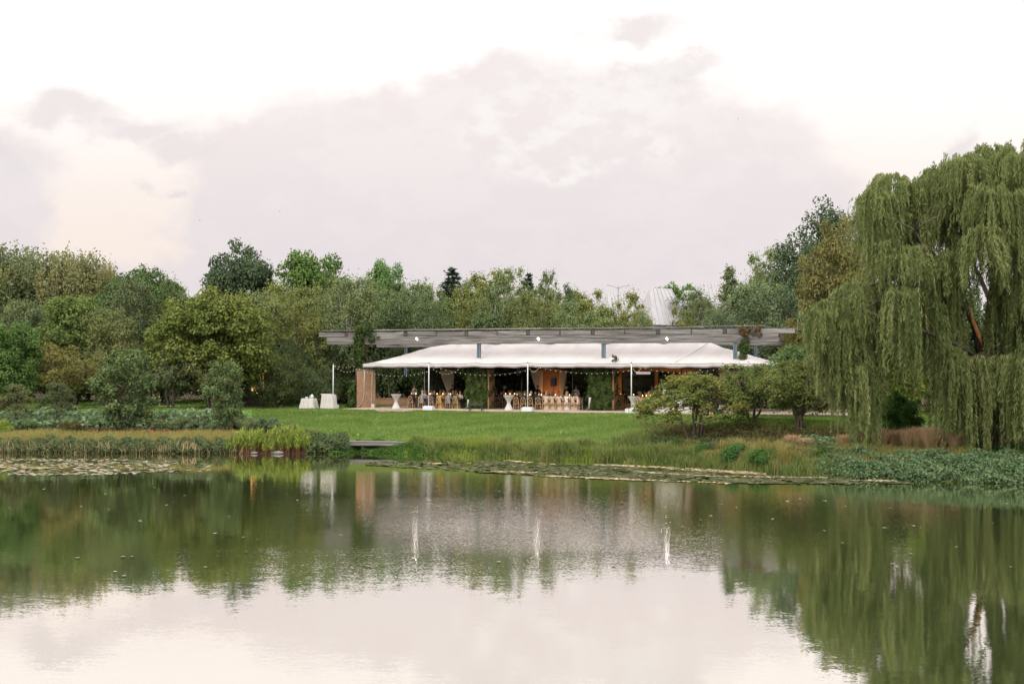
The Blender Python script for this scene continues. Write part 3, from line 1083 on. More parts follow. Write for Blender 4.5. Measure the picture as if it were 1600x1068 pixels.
def columns():
    def col(px0, px1, v, depth, h, mat, label, rz=0.0):
        u0, u1 = upx(px0, v), upx(px1, v)
        w = (u1 - u0)
        o = pav_empty('brick_column', (u0 + u1) / 2, v + depth / 2, 0, label, 'column', rz=rz)
        MB().box((0, 0, h / 2), (w, depth, h)).build('shaft', mat, o, bevel=0.012)
        MB().box((0, 0, h + 0.04), (w + 0.1, depth + 0.1, 0.08)).build('cap', M['rock'], o, bevel=0.01)
        return o, (u0 + u1) / 2, w
    o, u, w = col(554, 580, VB - 0.4, 1.1, 2.95, M['brick'], 'bare tan brick column at the end of the tent near the linen tables', R(28))
    ivy_on(u - 0.95, VB + .3, 0.5, 0.8, 2.1, 'dark ivy climbing the outer side of the bare tan brick column', 5, ('f', 'l'), 700,
           [((0, -.2, .5), .45), ((0.05, -.2, 1.2), .42), ((-.1, -.2, 1.7), .32)])
    o, u, w = col(731, 764, VB - 0.4, 1.2, 2.95, M['brick'], 'brick column wrapped in ivy beside the dark bench')
    ivy_on(u - .12, VB + .2, w - 0.24, 1.25, 3.0, 'ivy wrapped round the brick column beside the dark bench', 7, ('f', 'l', 'r'), 480)
    o, u, w = col(922, 959, VB - 0.4, 1.2, 2.95, M['brick'], 'brick column wrapped in ivy beside the pale dressed guests')
    ivy_on(u - .12, VB + .2, w - 0.26, 1.25, 3.05, 'ivy wrapped round the brick column beside the pale dressed guests', 9, ('f', 'l', 'r'), 480, [((0, -.65, .3), .3)])
    col(1124, 1156, VB - 0.4, 1.2, 2.95, M['brick'], 'brick column behind the crabapple trees near the willow end')
    # back row
    col(844, 878, 13.0, 1.0, 3.1, M['brick_red'], 'warmly lit red brick column behind the black loudspeaker')
    col(1066, 1096, 13.0, 1.0, 3.1, M['brick_red'], 'warmly lit red brick column beside the wooden cabin')
    # climbing vine over the left end of the pergola
    rng = np.random.default_rng(31)
    u = upx(566, VB)
    e = pav_empty('climbing_vine', u, VB, 0, 'dark green vine climbing the pergola post and hanging over its beam', 'vine')
    pts, rd = [], []
    for k in range(26):
        z = 3.1 + k * 0.1
        pts.append((rng.normal() * .16 - 0.1, -0.2 + rng.normal() * .1, z))
        rd.append(rng.uniform(.3, .46))
    for k in range(16):
        pts.append((rng.uniform(-.4, 1.0), -0.22 + rng.normal() * .08, zpy(570, rng.uniform(513, 531), VB)))
        rd.append(rng.uniform(.25, .42))
    pts += [(1.5, -.25, zpy(585, 528, VB)), (0.0, 0, zpy(560, 511, VB)), (-.2, 0, zpy(560, 513, VB)), (.3, 0, zpy(560, 512, VB))]
    rd += [.2, .26, .24, .24]
    leafy_patch('leaves', pts, rd, 620, L['ivy'], rng, 0.17, 0.12, e)
    MB().tube([(-.1, -.2, 2.9), (-.15, -.2, 4), (0, -.2, 5.4)], [.05, .04, .02]).build('stem', M['bark'], e)
    u = upx(1172, VB)
    e = pav_empty('creeper', u, VB, 0, 'reddening creeper spilling over the pergola beam at the willow end', 'vine')
    zz = zpy(1172, 517, VB)
    leafy_patch('leaves', [(rng.uniform(-.7, .7), -.22, zz + rng.uniform(-.3, .2)) for _ in range(12)], [rng.uniform(.16, .3) for _ in range(12)],
                700, L['ivy_red'], rng, 0.15, 0.11, e)
    MB().tube([(-.6, -.2, zz + .1), (0, -.22, zz - .1), (.7, -.2, zz)], .02).build('stem', M['bark'], e)
    u = upx(1163, VB)
    e = pav_empty('climbing_vine', u, VB, 0, 'leafy vine climbing the post where the tent meets the crabapple trees', 'vine')
    leafy_patch('leaves', [(rng.normal() * .15, -.2, 2.6 + .16 * k) for k in range(17)], [rng.uniform(.24, .4) for _ in range(17)], 620, L['ivy'], rng, .16, .12, e)
    MB().tube([(0, -.2, 2.2), (0.05, -.2, 4), (0, -.2, 5.2)], [.05, .04, .02]).build('stem', M['bark'], e)
    u = upx(951, 3.0)
    e = pav_empty('vine_tendril', u, 3.2, 3.52, 'short green vine tendril lying on the white tent roof by a post', 'vine')
    leafy_patch('leaves', [(0.42 - 0.1 * k, 1.15 - 0.13 * k if k < 5 else .5, .42 - .05 * k) for k in range(0)] +
                [(0.0, .95, .52), (.16, .8, .47), (.32, .62, .4), (.42, .42, .3), (.36, .22, .2), (.2, .1, .13)], [.12, .14, .14, .16, .15, .1], 1500, L['ivy'], rng, .11, .08, e)
    MB().tube([(-.1, 1.0, .5), (.2, .8, .45), (.42, .42, .29), (.1, .05, .1)], .012).build('stem', M['bark'], e)


columns()


def tent():
    vf, vb = 2.8, 14.4
    ul, ur = upx(567, vf, 575), upx(1203, vf, 572)
    eave = zpy(800, 567.5, vf)
    drop = eave - zpy(800, 573.4, vf)
    vr = (vf + vb) / 2
    peak = zpy(800, 533.0, vr)
    hl, hr = upx(692, vr, 540) - ul, ur - upx(1106, vr, 538)
    nu, nv = 150, 44
    us, vs = np.linspace(ul, ur, nu), np.linspace(vf, vb, nv)
    U, Vv = np.meshgrid(us, vs)
    tu = np.minimum(np.minimum((U - ul) / hl, (ur - U) / hr), 1.0)
    tv = np.minimum(np.minimum((Vv - vf) / (vr - vf), (vb - Vv) / (vb - vr)), 1.0)
    t = np.minimum(tu, tv)
    per = 4.55
    sc = np.abs(np.sin(math.pi * (U - ul - hl) / per))
    g = t ** 1.32
    Z = eave + (peak - eave) * (g - 0.15 * (1 - sc) * t ** 3)
    Z += 0.02 * np.sin(U * 3.1) * (1 - t) + 0.012 * np.sin(U * 7 + Vv * 2)
    # shallow swags between the eave poles
    sw = np.abs(np.sin(math.pi * (U - ul) / 4.55))
    Z -= 0.03 * sw * np.clip(1 - 4 * tv, 0, 1)
    mid = (ul + ur) / 2
    e = pav_empty('tent', mid, 0, 0, 'large white frame tent with scalloped ridge under the timber pergola', 'tent')
    V = np.stack([U.ravel() - mid, Vv.ravel(), Z.ravel()], 1)
    i = np.arange((nv - 1) * nu).reshape(nv - 1, nu)[:, :-1].ravel()
    o = link('roof', np_mesh('tent_roof', V, np.stack([i, i + 1, i + nu + 1, i + nu], 1), None, True), e, M['tent'])
    so_ = o.modifiers.new('cloth', 'SOLIDIFY')
    so_.thickness = 0.008
    # hanging valance all round
    ring = [(U[0, k] - mid, vf, Z[0, k]) for k in range(nu)] + [(ur - mid, Vv[k, -1], Z[k, -1]) for k in range(1, nv)] \
        + [(U[-1, k] - mid, vb, Z[-1, k]) for k in range(nu - 2, -1, -1)] + [(ul - mid, Vv[k, 0], Z[k, 0]) for k in range(nv - 2, 0, -1)]
    n = len(ring)
    vv, ff = [], []
    for k, (x, y, z) in enumerate(ring):
        ox = 0.02 * math.sin(k * 0.9)
        sy = -1 if y < vr else 1
        vv += [(x, y + sy * 0.012, z - 0.004), (x, y + sy * (0.014 + ox * .5), z - drop - 0.012 * math.sin(k * .55))]
    for k in range(n):
        k2 = (k + 1) % n
        ff.append((2 * k, 2 * k2, 2 * k2 + 1, 2 * k + 1))
    o = link('valance', np_mesh('tent_valance', vv, ff, None, True), e, M['tent'])
    so_ = o.modifiers.new('cloth', 'SOLIDIFY')
    so_.thickness = 0.006
    MB().tube([(ring[k][0], vf - .012, ring[k][2] + .004) for k in range(0, nu, 3)], .02, 5).build('eave_shadow_line', M['rock'], e, True)  # grey tube added as the thin shadow line along the valance seam
    # frame poles at the eave and under the ridge
    for k in range(8):
        for v in (vb - .12,):
            u = ul + 0.15 + (ur - ul - .3) * k / 7
            MB().tube([(u - mid, v, 0), (u - mid, v, eave - .06)], 0.035, 8).build('pole', M['white_paint'], e, True)
    for k in range(6):
        u = ul + hl + (ur - ul - hl - hr) * k / 5
        mb = MB()
        zr = peak - 0.12
        mb.tube([(u - mid, vf + .1, eave - .1), (u - mid, vr, zr - .5), (u - mid, vb - .1, eave - .1)], 0.03, 6)
        mb.build('frame_rafter', M['white_paint'], e, True)
    # clear sidewall along the back
    mb = MB().box((0, vb - .05, (eave - drop) / 2 + .05), (ur - ul - .3, 0.012, eave - drop))
    mb.build('clear_sidewall', M['clear'], e)
    # ropes and white covers at the two posts passing through the roof
    for px in (748, 943):
        u = upx(px, VB)
        MB().lathe([(.32, -.12), (.22, -.02), (.17, .08)], 12, (u - mid, VB, zpy(px, 561, VB) + 0.0)).build('post_collar', M['tent'], e, True)
    MB().tube([(upx(1095, 5) - mid, 7.6, peak - .25), (upx(1075, 4) - mid, 5.2, eave + .72), (upx(1054, 3) - mid, 3.2, eave + 0.09)], 0.018, 6).build('rope', M['steel'], e)
    return eave - drop


EAVE = tent()


def drape(px, v, h, w, label, tie=0.45, mat='linen', kick=0.3, twist=1):
    """cloth hanging from the tent edge, gathered by a tie and trailing on the floor"""
    e = pav_empty('drape', upx(px, v), v, 0, label, 'drape')
    vs, fs = [], []
    nz, nx = 22, 16
    for j in range(nz + 1):
        f = j / nz
        z = h * (1 - f)
        if f < tie:
            ww, ox = w * (1 - 0.72 * (f / tie) ** 1.3), -0.3 * w * twist * (f / tie)
        else:
            q = (f - tie) / (1 - tie)
            ww, ox = w * (0.28 + 0.25 * q), -0.3 * w * twist - kick * twist * q ** 3
        for i in range(nx):
            a = 2 * math.pi * i / nx
            fold = 1 + 0.25 * math.cos(5 * a)
            vs.append((ox + ww / 2 * math.cos(a), 0.09 * fold * math.sin(a) * (0.6 + f), max(z, 0.03)))
    for j in range(nz):
        for i in range(nx):
            i2 = (i + 1) % nx
            fs.append((j * nx + i, j * nx + i2, (j + 1) * nx + i2, (j + 1) * nx + i))
    link('cloth', np_mesh('drape_cloth', vs, fs, None, True), e, M[mat])
    mb = MB().lathe([(w * .16, -.04), (w * .17, 0), (w * .16, .04)], 12, (-.3 * w * twist, 0, h * (1 - tie)))
    mb.build('tie', M[mat], e, True)
    return e


drape(570, 3.35, 2.95, 0.13, 'white drape on the front of the bare tan brick column', .5, 'linen', .5)
drape(582, 3.7, 2.95, 0.1, 'narrow white drape along the inner edge of the tan brick column', .5, 'linen', 0)
drape(732, 3.4, 0.75, 0.16, 'white drape at the outer edge of the ivy column by the bench', .6, 'linen', .5)
drape(922, 3.4, 1.0, 0.2, 'white drape trailing from the ivy column beside the pale dressed guests', .65, 'linen', .55)
drape(698, 12.6, 3.0, 1.3, 'cream drape tied back behind the round tables nearest the tan column', .75, 'cream', 0, -1)
drape(838, 12.6, 3.0, 1.1, 'cream drape tied back beside the standing waiter', .7, 'cream', 0, -1)
drape(880, 12.6, 3.0, 0.7, 'cream drape hanging right of the black loudspeaker', .8, 'cream', 0, 1)


def walls():
    v = 14.0
    u0, u1 = upx(584, v), upx(640, v)
    o = MB().box((0, 0, 0.28), (u1 - u0, 0.4, 0.56)).box((0, 0, 0.585), (u1 - u0 + .06, 0.46, 0.05)).build('garden_wall', M['brick'], bevel=0.01)
    pav_obj(o, (u0 + u1) / 2, v)
    tag(o, 'low brick seat wall behind the white cocktail table', 'wall')
    # wooden cabin / bar room closing the back of the tent at the willow end
    u0, u1 = upx(962, 13.5), upx(1064, 13.5)
    w = u1 - u0
    e = pav_empty('cabin', (u0 + u1) / 2, 13.6, 0, 'orange brown timber cabin front with dark glazing behind the dinner tables', 'cabin')
    mb = MB()
    hw = 3.3
    for a, b in ((-w / 2, -w / 2 + .5), (w * .5 - .18, w * .5), (-.15 + w * .13, .1 + w * .13)):
        mb.box(((a + b) / 2, 0, hw / 2), (b - a, .22, hw))
    mb.box((0, 0.02, hw - .17), (w, .2, .34))
    mb.box((0, 0.02, .3), (w, .2, .6))
    mb.box((w * .36, 0.04, 1.6), (w * .28, .12, 2.2))
    mb.build('wall', M['cabin_wood'], e)
    MB().box((-w * .14, .06, 1.75), (w * .5, .05, 2.3)).build('dark_glazing', M['dark_glass'], e)
    MB().box((w * .24, -.04, 1.7), (w * .14, .06, 1.9)).build('door', M['dark_glass'], e)
    MB().box((-w * .12, .0, 2.83), (w * .3, .05, .2)).build('window', M['lit_strip'], e)
    mb = MB()
    for x, z in ((-w * .25, 2.35), (-w * .02, 2.35), (-w * .25, 1.5), (-w * .02, 1.5)):
        mb.ball((x, -.05, z), (.5, .16, .28), 12, 6)
    mb.build('hanging_basket', L['dark'], e)
    u0 = upx(966, 10.0)
    e = pav_empty('wooden_bar', u0, 10.0, 0, 'orange lit timber bar counter beside the ivy column', 'bar')
    MB().box((0, 0, .55), (1.15, .6, 1.1), taper=.86).build('front', M['honey_wood'], e, bevel=.02)
    MB().box((0, 0, 1.13), (1.3, .75, .06)).build('counter', M['honey_wood'], e, bevel=.01)
    u0 = upx(972, 8.0)
    e = pav_empty('stage_step', u0, 8.6, 0, 'low orange brown timber step in front of the wooden bar', 'step')
    MB().box((0, 0, .2), (3.4, 1.6, .4)).build('riser', M['cabin_wood'], e, bevel=.01)
    MB().box((0, 0, .42), (3.5, 1.7, .04)).build('tread', M['honey_wood'], e, bevel=.01)
    # stone wall pier at the willow end
    e = pav_empty('stone_pier', upx(1103, 11), 11.5, 0, 'grey stone pier under the tent behind the crabapple trees', 'wall')
    MB().box((0, 0, 1.5), (1.5, .6, 3.0), taper=.97).build('shaft', M['rock'], e, bevel=.03)
    MB().box((0, 0, 3.03), (1.7, .7, .08)).build('cap', M['rock'], e, bevel=.01)


walls()


def cocktail():
    e = pav_empty('cocktail_table', 0, 0.6, 0, 'white cloth cocktail table standing alone near the tan brick column', 'cocktail table', 'cloth covered cocktail tables')
    prof = [(.34, .01), (.31, .1), (.235, .28), (.15, .45), (.115, .56), (.13, .64), (.2, .8), (.31, .97), (.38, 1.07), (.39, 1.1)]
    MB().lathe(prof, 24, wave=.03, freq=4).build('cloth', M['linen'], e, True)
    MB().lathe([(.39, 1.1), (.405, 1.105), (.405, 1.125), (.39, 1.13)], 24).build('table_top', M['linen'], e, True)
    return e


ct = cocktail()
for k, (px, v, lab) in enumerate(((619, 0.7, None), (795, 0.6, 'white cloth cocktail table by the string light pole amid the dinner tables'),
                                  (990, 0.7, 'white cloth cocktail table tucked behind the pole nearest the crabapple trees'),
                                  (1127, 0.6, 'white cloth cocktail table almost hidden by the crabapple leaves'))):
    o = ct if k == 0 else copy_tree(ct)
    o.location = W(upx(px, v), v, 0)
    if lab:
        o['label'] = lab


def light_pole(px, v, top, label, base=True):
    u = upx(px, v)
    e = pav_empty('light_pole', u, v, 0, label, 'pole', 'string light poles')
    h = zpy(px, top, v)
    z0 = 0.0
    if base:
        z0 = 0.32
        MB().box((0, 0, .14), (.78, .5, .28)).box((0, 0, .3), (.6, .4, .04)).build('weighted_base', M['white_paint'], e, bevel=.02)
    MB().tube([(0, 0, z0 - .1), (0, 0, h)], 0.038, 8).build('post', M['white_paint'], e, True)
    MB().ball((0, 0, h), .055).tube([(0, 0, h), (0, -.12, h + .02)], .012).build('hook', M['steel'], e)
    return u, v, h


POLES = [light_pole(520.5, 1.2, 568.5, 'white pole holding string lights beside the linen covered lawn tables'),
         light_pole(670, -0.25, 567, 'white string light pole in front of the dinner table nearest the tan column'),
         light_pole(824.5, -0.25, 566.5, 'white string light pole at the middle of the patio edge'),
         light_pole(986.5, -0.25, 566.5, 'white string light pole nearest the crabapple trees')]


def string_light(a, b, sag, n, label):
    a, b = Vector(a), Vector(b)
    A, B = W(*a), W(*b)
    e = empty('string_light', A, 0, label, 'string light', 'strings of warm bulbs')
    pts = []
    for k in range(n * 2 + 1):
        f = k / (n * 2)
        p = A.lerp(B, f)
        p.z -= sag * 4 * f * (1 - f)
        pts.append(p - A)
    MB().tube(pts, .008, 4).build('cable', M['black'], e)
    first = None
    for k in range(n):
        p = pts[2 * k + 1]
        if first is None:
            first = MB().ball((0, 0, 0), .017, 8, 6).build('bulb', M['bulb'], e, True)
            first.location = p + Vector((0, 0, -.05))
        else:
            c = first.copy()
            COL.objects.link(c)
            c.parent = e
            c.location = p + Vector((0, 0, -.05))


def strings():
    def pt(px, py, v):
        return (upx(px, v, py), v, zpy(px, py, v))
    p = POLES
    P0, P1, P2, P3 = [(q[0], q[1], q[2] - .04) for q in p]
    corner = pt(559, 574, 2.6)
    string_light(P0, corner, .42, 8, 'drooping bulb string from the lawn pole to the tent corner')
    string_light((P0[0], P0[1], P0[2] - .01), pt(556, 571, 3.0), .12, 6, 'upper tighter bulb string from the lawn pole to the tent corner')
    string_light(corner, (P1[0], P1[1], P1[2] - .5), .5, 18, 'long bulb string along the tent edge before the tan column')
    string_light((P1[0], P1[1], P1[2] - .1), pt(718, 575, 2.4), .5, 10, 'drooping bulb string right of the pole by the tan column')
    string_light((P1[0], P1[1], P1[2] - .05), (P2[0], P2[1], P2[2] - .45), .55, 20, 'long bulb string along the tent edge before the ivy column by the bench')
    string_light((P2[0], P2[1], P2[2] - .1), pt(842, 573, 2.3), .38, 8, 'short deep loop of bulbs beside the middle pole')
    string_light((P2[0], P2[1], P2[2] - .05), (P3[0], P3[1], P3[2] - .45), .4, 20, 'long bulb string along the tent edge before the pale dressed guests')
    string_light((P3[0], P3[1], P3[2] - .1), pt(1002, 573, 2.3), .38, 8, 'short deep loop of bulbs beside the pole near the crabapple trees')
    string_light((P3[0], P3[1], P3[2] - .05), pt(1128, 574, 2.4), .45, 16, 'long bulb string running behind the crabapple trees')
    string_light(pt(1165, 570, 2.4), pt(1204, 569, 2.6), .1, 6, 'bulb string under the tent corner nearest the willow')


strings()


def bench():
    u0, u1 = upx(732, 0), upx(755, 0)
    w = u1 - u0
    e = pav_empty('bench', (u0 + u1) / 2, .1, 0, 'black flat topped bench at the patio edge before an ivy column', 'bench')
    for k in range(4):
        MB().box((0, -.16 + k * .107, .5), (w, .09, .05)).build('slat', M['black'], e, bevel=.008)
    for sx in (-1, 1):
        for sy in (-1, 1):
            MB().box((sx * (w / 2 - .1), sy * .16, .235), (.06, .06, .47)).build('leg', M['black'], e)
    MB().box((0, 0, .425), (w - .06, .38, .09)).build('apron', M['black'], e)


bench()


def cloth_table(w, d, h, name, flare, label, px, v, zoff=0.0, rz=0.0):
    """a table under a cloth that falls to the ground in folds"""
    e = pav_empty(name, upx(px, v), v, zoff, label, 'table', rz=rz)
    n = 64
    vs, fs = [], []
    for j, (z, k) in enumerate(((h, .985), (h - .015, 1.0), (h * .7, 1.0 + flare * .25), (h * .35, 1 + flare * .6), (0.02, 1 + flare))):
        for i in range(n):
            a = 2 * math.pi * i / n
            ca, sa = math.cos(a), math.sin(a)
            q = 1.0 / max(abs(ca), abs(sa))
            q = min(q, 1.3)
            fold = 1 + (0.045 * math.cos(11 * a) + .02 * math.cos(23 * a + 1)) * (1 - z / h)
            vs.append((ca * q * w / 2 * k * fold, sa * q * d / 2 * k * fold, z))
    for j in range(4):
        for i in range(n):
            i2 = (i + 1) % n
            fs.append((j * n + i, j * n + i2, (j + 1) * n + i2, (j + 1) * n + i))
    me = bpy.data.meshes.new('draped_cloth')
    me.from_pydata(vs, [], [f[::-1] for f in fs] + [tuple(range(n))])
    me.polygons.foreach_set('use_smooth', [True] * n * 4 + [False])
    me.update()
    link('cloth', me, e, M['linen'])
    MB().box((0, 0, h / 2 - .03), (w * .9, d * .9, .04)).box((0, 0, .2), (.1, .1, .38)).build('table_frame', M['honey_wood'], e)
    return e


zg = lambda px, v: gz(*W(upx(px, v), v)[:2]) - PZ
cloth_table(1.0, .8, .78, 'linen_table', .32, 'low linen covered table on the lawn carrying tea pots', 483, 0.6, zg(483, .6))
cloth_table(.95, .7, 1.08, 'linen_table', .22, 'tall linen covered table on the lawn at the foot of a pole', 514, 0.5, zg(514, .5))
o = MB().box((0, 0, 1.11), (.88, .62, .07)).build('tray', M['linen'], bevel=.02)
pav_obj(o, upx(512, .5), .5, zg(514, .5))
tag(o, 'flat white tray on top of the tall linen lawn table', 'tray')


def crockery():
    z = zg(483, .6) + .785
    spec = ((-.3, .1, .1), (-.12, -.1, .11), (.06, .12, .1), (.36, .05, .12))
    for k, (x, y, r) in enumerate(spec):
        if k < 3:
            mb = MB().lathe([(r * .5, 0), (r * .9, .03), (r, .08), (r * .8, .1)], 12)
            o = mb.build('bowl', M['white_paint'], smooth=True)
            pav_obj(o, upx(483, .6) + x, .6 + y, z)
            tag(o, ('small white bowl at the outer end of the low linen table', 'small white bowl near the front of the low linen table',
                    'small white bowl beside the silver urn on the low table')[k], 'bowl', 'bowls on the low linen table')
    e = pav_empty('urn', upx(483, .6) + .26, .6, z, 'tall white tea urn on the low linen lawn table', 'urn')
    MB().lathe([(.07, 0), (.11, .04), (.13, .15), (.1, .25), (.05, .28)], 14).build('body', M['white_paint'], e, True)
    MB().ball((0, 0, .31), .035).build('lid_knob', M['white_paint'], e, True)
    MB().tube([(-.1, 0, .1), (-.18, 0, .17), (-.2, 0, .24)], [.025, .018, .014]).build('spout', M['white_paint'], e, True)
    o = MB().ball((0, 0, .17), (.2, .16, .19), 12, 8).tube([(-.1, 0, .3), (-.06, 0, .42), (.06, 0, .42), (.1, 0, .3)], .018).build('bag', M['black'], smooth=True)
    pav_obj(o, upx(470, .6), .5, zg(470, .5))
    tag(o, 'black bag on the grass against the low linen table', 'bag')
    o = MB().box((0, 0, .16), (.26, .22, .32)).box((0, -.115, .2), (.18, .01, .16)).build('cooler_box', M['linen'], bevel=.02)
    pav_obj(o, upx(583.5, 3.4), 3.4, 0)
    tag(o, 'small pale box speaker on the floor by the tan brick column', 'box')


crockery()
e = cloth_table(2.4, .8, 1.05, 'linen_bar', .03, 'long white linen bar mostly hidden behind the crabapple leaves', 1052, 1.3)
e['category'] = 'bar'
o = MB().box((0, 0, .27), (1.0, .4, .54)).build('white_carton', M['linen'], bevel=.02)
pav_obj(o, upx(1046, 1.5), 1.5, 1.06)
tag(o, 'white box standing on the white linen bar behind crabapple leaves', 'box')


def speaker():
    v = 11.5
    u = upx(865, v)
    e = pav_empty('loudspeaker', u, v, 1.75, 'black loudspeaker on a stand before the red brick column', 'loudspeaker')
    MB().box((0, 0, .33), (.42, .36, .66), taper=.92).build('cabinet', M['black'], e, bevel=.02)
    MB().box((0, -.175, .33), (.34, .03, .56)).build('grille', M['steel'], e)
    e = pav_empty('speaker_stand', u, v, 0, 'black tripod stand carrying the loudspeaker', 'stand')
    MB().tube([(0, 0, .25), (0, 0, 1.76)], .025).build('pole', M['black'], e)
    for k in range(3):
        a = 2.1 * k + .5
        MB().tube([(0, 0, .75), (.45 * math.cos(a), .45 * math.sin(a), .02)], .016).build('leg', M['black'], e)


speaker()


# ------------------------------------------------------------------ dinner guests
def skin_mesh(nodes, edges, sub=1):
    me = bpy.data.meshes.new('skeleton')
    me.from_pydata([n[:3] for n in nodes], edges, [])
    o = bpy.data.objects.new('skeleton', me)
    COL.objects.link(o)
    o.modifiers.new('skin', 'SKIN')
    for k, n in enumerate(nodes):
        d = me.skin_vertices[0].data[k]
        d.radius = (n[3], n[4] if len(n) > 4 else n[3])
        d.use_root = (k == 0)
    s = o.modifiers.new('sub', 'SUBSURF')
    s.levels = s.render_levels = sub
    dg = bpy.context.evaluated_depsgraph_get()
    dg.update()
    out = bpy.data.meshes.new_from_object(o.evaluated_get(dg))
    bpy.data.objects.remove(o)
    return out


def hand(mb, w, dirv, side):
    """palm, four fingers of different length and a thumb from the side of the palm"""
    w, d = Vector(w), Vector(dirv).normalized()
    s = d.cross(Vector((0, 0, 1)))
    s = s.normalized() if s.length > .1 else Vector((1, 0, 0))
    mb.tube([w - d * .02, w + d * .03, w + d * .09], [.026, .04, .036], 8, 1)
    for k, ln in enumerate((.07, .08, .075, .055)):
        b = w + d * .085 + s * (k - 1.5) * .019
        mb.tube([b, b + d * ln * .5 + Vector((0, 0, -.004)), b + d * ln + Vector((0, 0, -.022))], [.0095, .0085, .006], 5, 1)
    b = w + d * .035 - s * .034 * side
    mb.tube([b, b - s * .025 * side + d * .03, b - s * .03 * side + d * .065], [.012, .01, .007], 5, 1)


def person_mesh(key, pose):
    """one continuous body facing +Y; slot 0 clothes, 1 skin, 2 eyes and mouth, 3 legs"""
    if pose == 'sit':
        lean = {'sit_a': 0.03, 'sit_b': 0.12, 'sit_c': -0.04}[key]
        hp, ch, sh = (0, 0, .52), (0, lean * .5, .8), (0, lean, 1.0)
        nk, hd = (0, lean + .02, 1.12), (0, lean + .05, 1.25)
        knee, ank, toe = (.12, .43, .5), (.13, .42, .09), (.14, .56, .04)
        elb = (.25, lean + .1, .74)
        wr = {'sit_a': (.17, lean + .34, .8), 'sit_b': (.12, lean + .36, .82), 'sit_c': (.2, lean + .3, .62)}[key]
    else:
        hp, ch, sh = (0, 0, .95), (0, 0, 1.2), (0, 0, 1.42)
        nk, hd = (0, .01, 1.54), (0, .03, 1.67)
        knee, ank, toe = (.1, .03, .5), (.1, -.02, .08), (.11, .12, .03)
        elb = (.24, .0, 1.13)
        wr = (.2, .2, 1.0)
    nodes = [hp + (.15, .11), ch + (.145, .1), sh + (.15, .09), nk + (.052,), hd + (.085, .1), (hd[0], hd[1], hd[2] + .09, .07)]
    edges = [(0, 1), (1, 2), (2, 3), (3, 4), (4, 5)]
    for s in (-1, 1):
        b = len(nodes)
        nodes += [(s * .19, sh[1], sh[2] - .01, .06), (s * elb[0], elb[1], elb[2], .046), (s * wr[0], wr[1], wr[2], .03)]
        edges += [(2, b), (b, b + 1), (b + 1, b + 2)]
        b = len(nodes)
        nodes += [(s * .1, hp[1] + .02, hp[2] - .02, .095), (s * knee[0], knee[1], knee[2], .064), (s * ank[0], ank[1], ank[2], .042),
                  (s * toe[0], toe[1], toe[2], .035)]
        edges += [(0, b), (b, b + 1), (b + 1, b + 2), (b + 2, b + 3)]
    body = skin_mesh(nodes, edges)
    mb = MB()
    vs = [v.co.copy() for v in body.vertices]
    for p in body.polygons:
        c = p.center
        mi = 0
        if c.z > nk[2] - .015:
            mi = 1
        elif min((c - Vector((s * wr[0], wr[1], wr[2]))).length for s in (-1, 1)) < .06:
            mi = 1
        elif (pose == 'sit' and (c.y > .16 and c.z < .62)) or (pose != 'sit' and c.z < .92):
            mi = 3
        mb.f.append(tuple(p.vertices))
        mb.mi.append(mi)
    mb.v = [tuple(v) for v in vs]
    for s in (-1, 1):
        e_, w_ = Vector((s * elb[0], elb[1], elb[2])), Vector((s * wr[0], wr[1], wr[2]))
        hand(mb, w_, w_ - e_, s)
        mb.ball((hd[0] + s * .03, hd[1] + .092, hd[2] + .03), .011, 6, 4, 2)
        mb.ball((hd[0] + s * .085, hd[1], hd[2] + .02), (.012, .024, .034), 6, 5, 1)
    mb.tube([(hd[0], hd[1] + .085, hd[2] + .04), (hd[0], hd[1] + .118, hd[2]), (hd[0], hd[1] + .09, hd[2] - .01)], [.01, .017, .012], 6, 1)
    mb.box((hd[0], hd[1] + .093, hd[2] - .045), (.045, .012, .01), mi=2)
    return mb.mesh('body_' + key, True), hd, sh


def hair_mesh(hd, long):
    mb = MB()
    vs, fs = [], []
    n, m = 14, 8
    for j in range(m + 1):
        th = (math.pi * 0.62) * j / m
        for i in range(n):
            a = 2 * math.pi * i / n
            front = max(0, math.sin(a))
            t2 = th * (1 - 0.42 * front)
            r = .108 + (.01 if long else 0)
            z = math.cos(t2) * (r + .02)
            vs.append((hd[0] + math.sin(t2) * math.cos(a) * r * .92, hd[1] - .012 + math.sin(t2) * math.sin(a) * r * 1.05, hd[2] + .05 + z))
    for j in range(m):
        for i in range(n):
            i2 = (i + 1) % n
            fs.append((j * n + i, (j + 1) * n + i, (j + 1) * n + i2, j * n + i2))
    mb.add(vs, fs)
    if long:
        mb.tube([(hd[0], hd[1] - .05, hd[2] + .06), (hd[0], hd[1] - .085, hd[2] - .06), (hd[0], hd[1] - .1, hd[2] - .2), (hd[0], hd[1] - .1, hd[2] - .29)],
                [.08, .1, .085, .04], 10)
    return mb.mesh('hair', True)


def skirt_mesh():
    mb = MB()
    rows = [(0, 0.0, .6, .17, .13), (0, .08, .56, .2, .2), (0, .22, .5, .22, .26), (0, .3, .34, .24, .26), (0, .3, .1, .28, .27), (0, .31, .02, .31, .29)]
    n = 20
    vs, fs = [], []
    for x, y, z, rx, ry in rows:
        for i in range(n):
            a = 2 * math.pi * i / n
            f = 1 + .05 * math.cos(6 * a) * (1 - z)
            vs.append((x + rx * f * math.cos(a), y + ry * f * math.sin(a), z))
    for j in range(len(rows) - 1):
        for i in range(n):
            i2 = (i + 1) % n
            fs.append((j * n + i, (j + 1) * n + i, (j + 1) * n + i2, j * n + i2))
    mb.add(vs, fs)
    return mb.mesh('skirt', True)


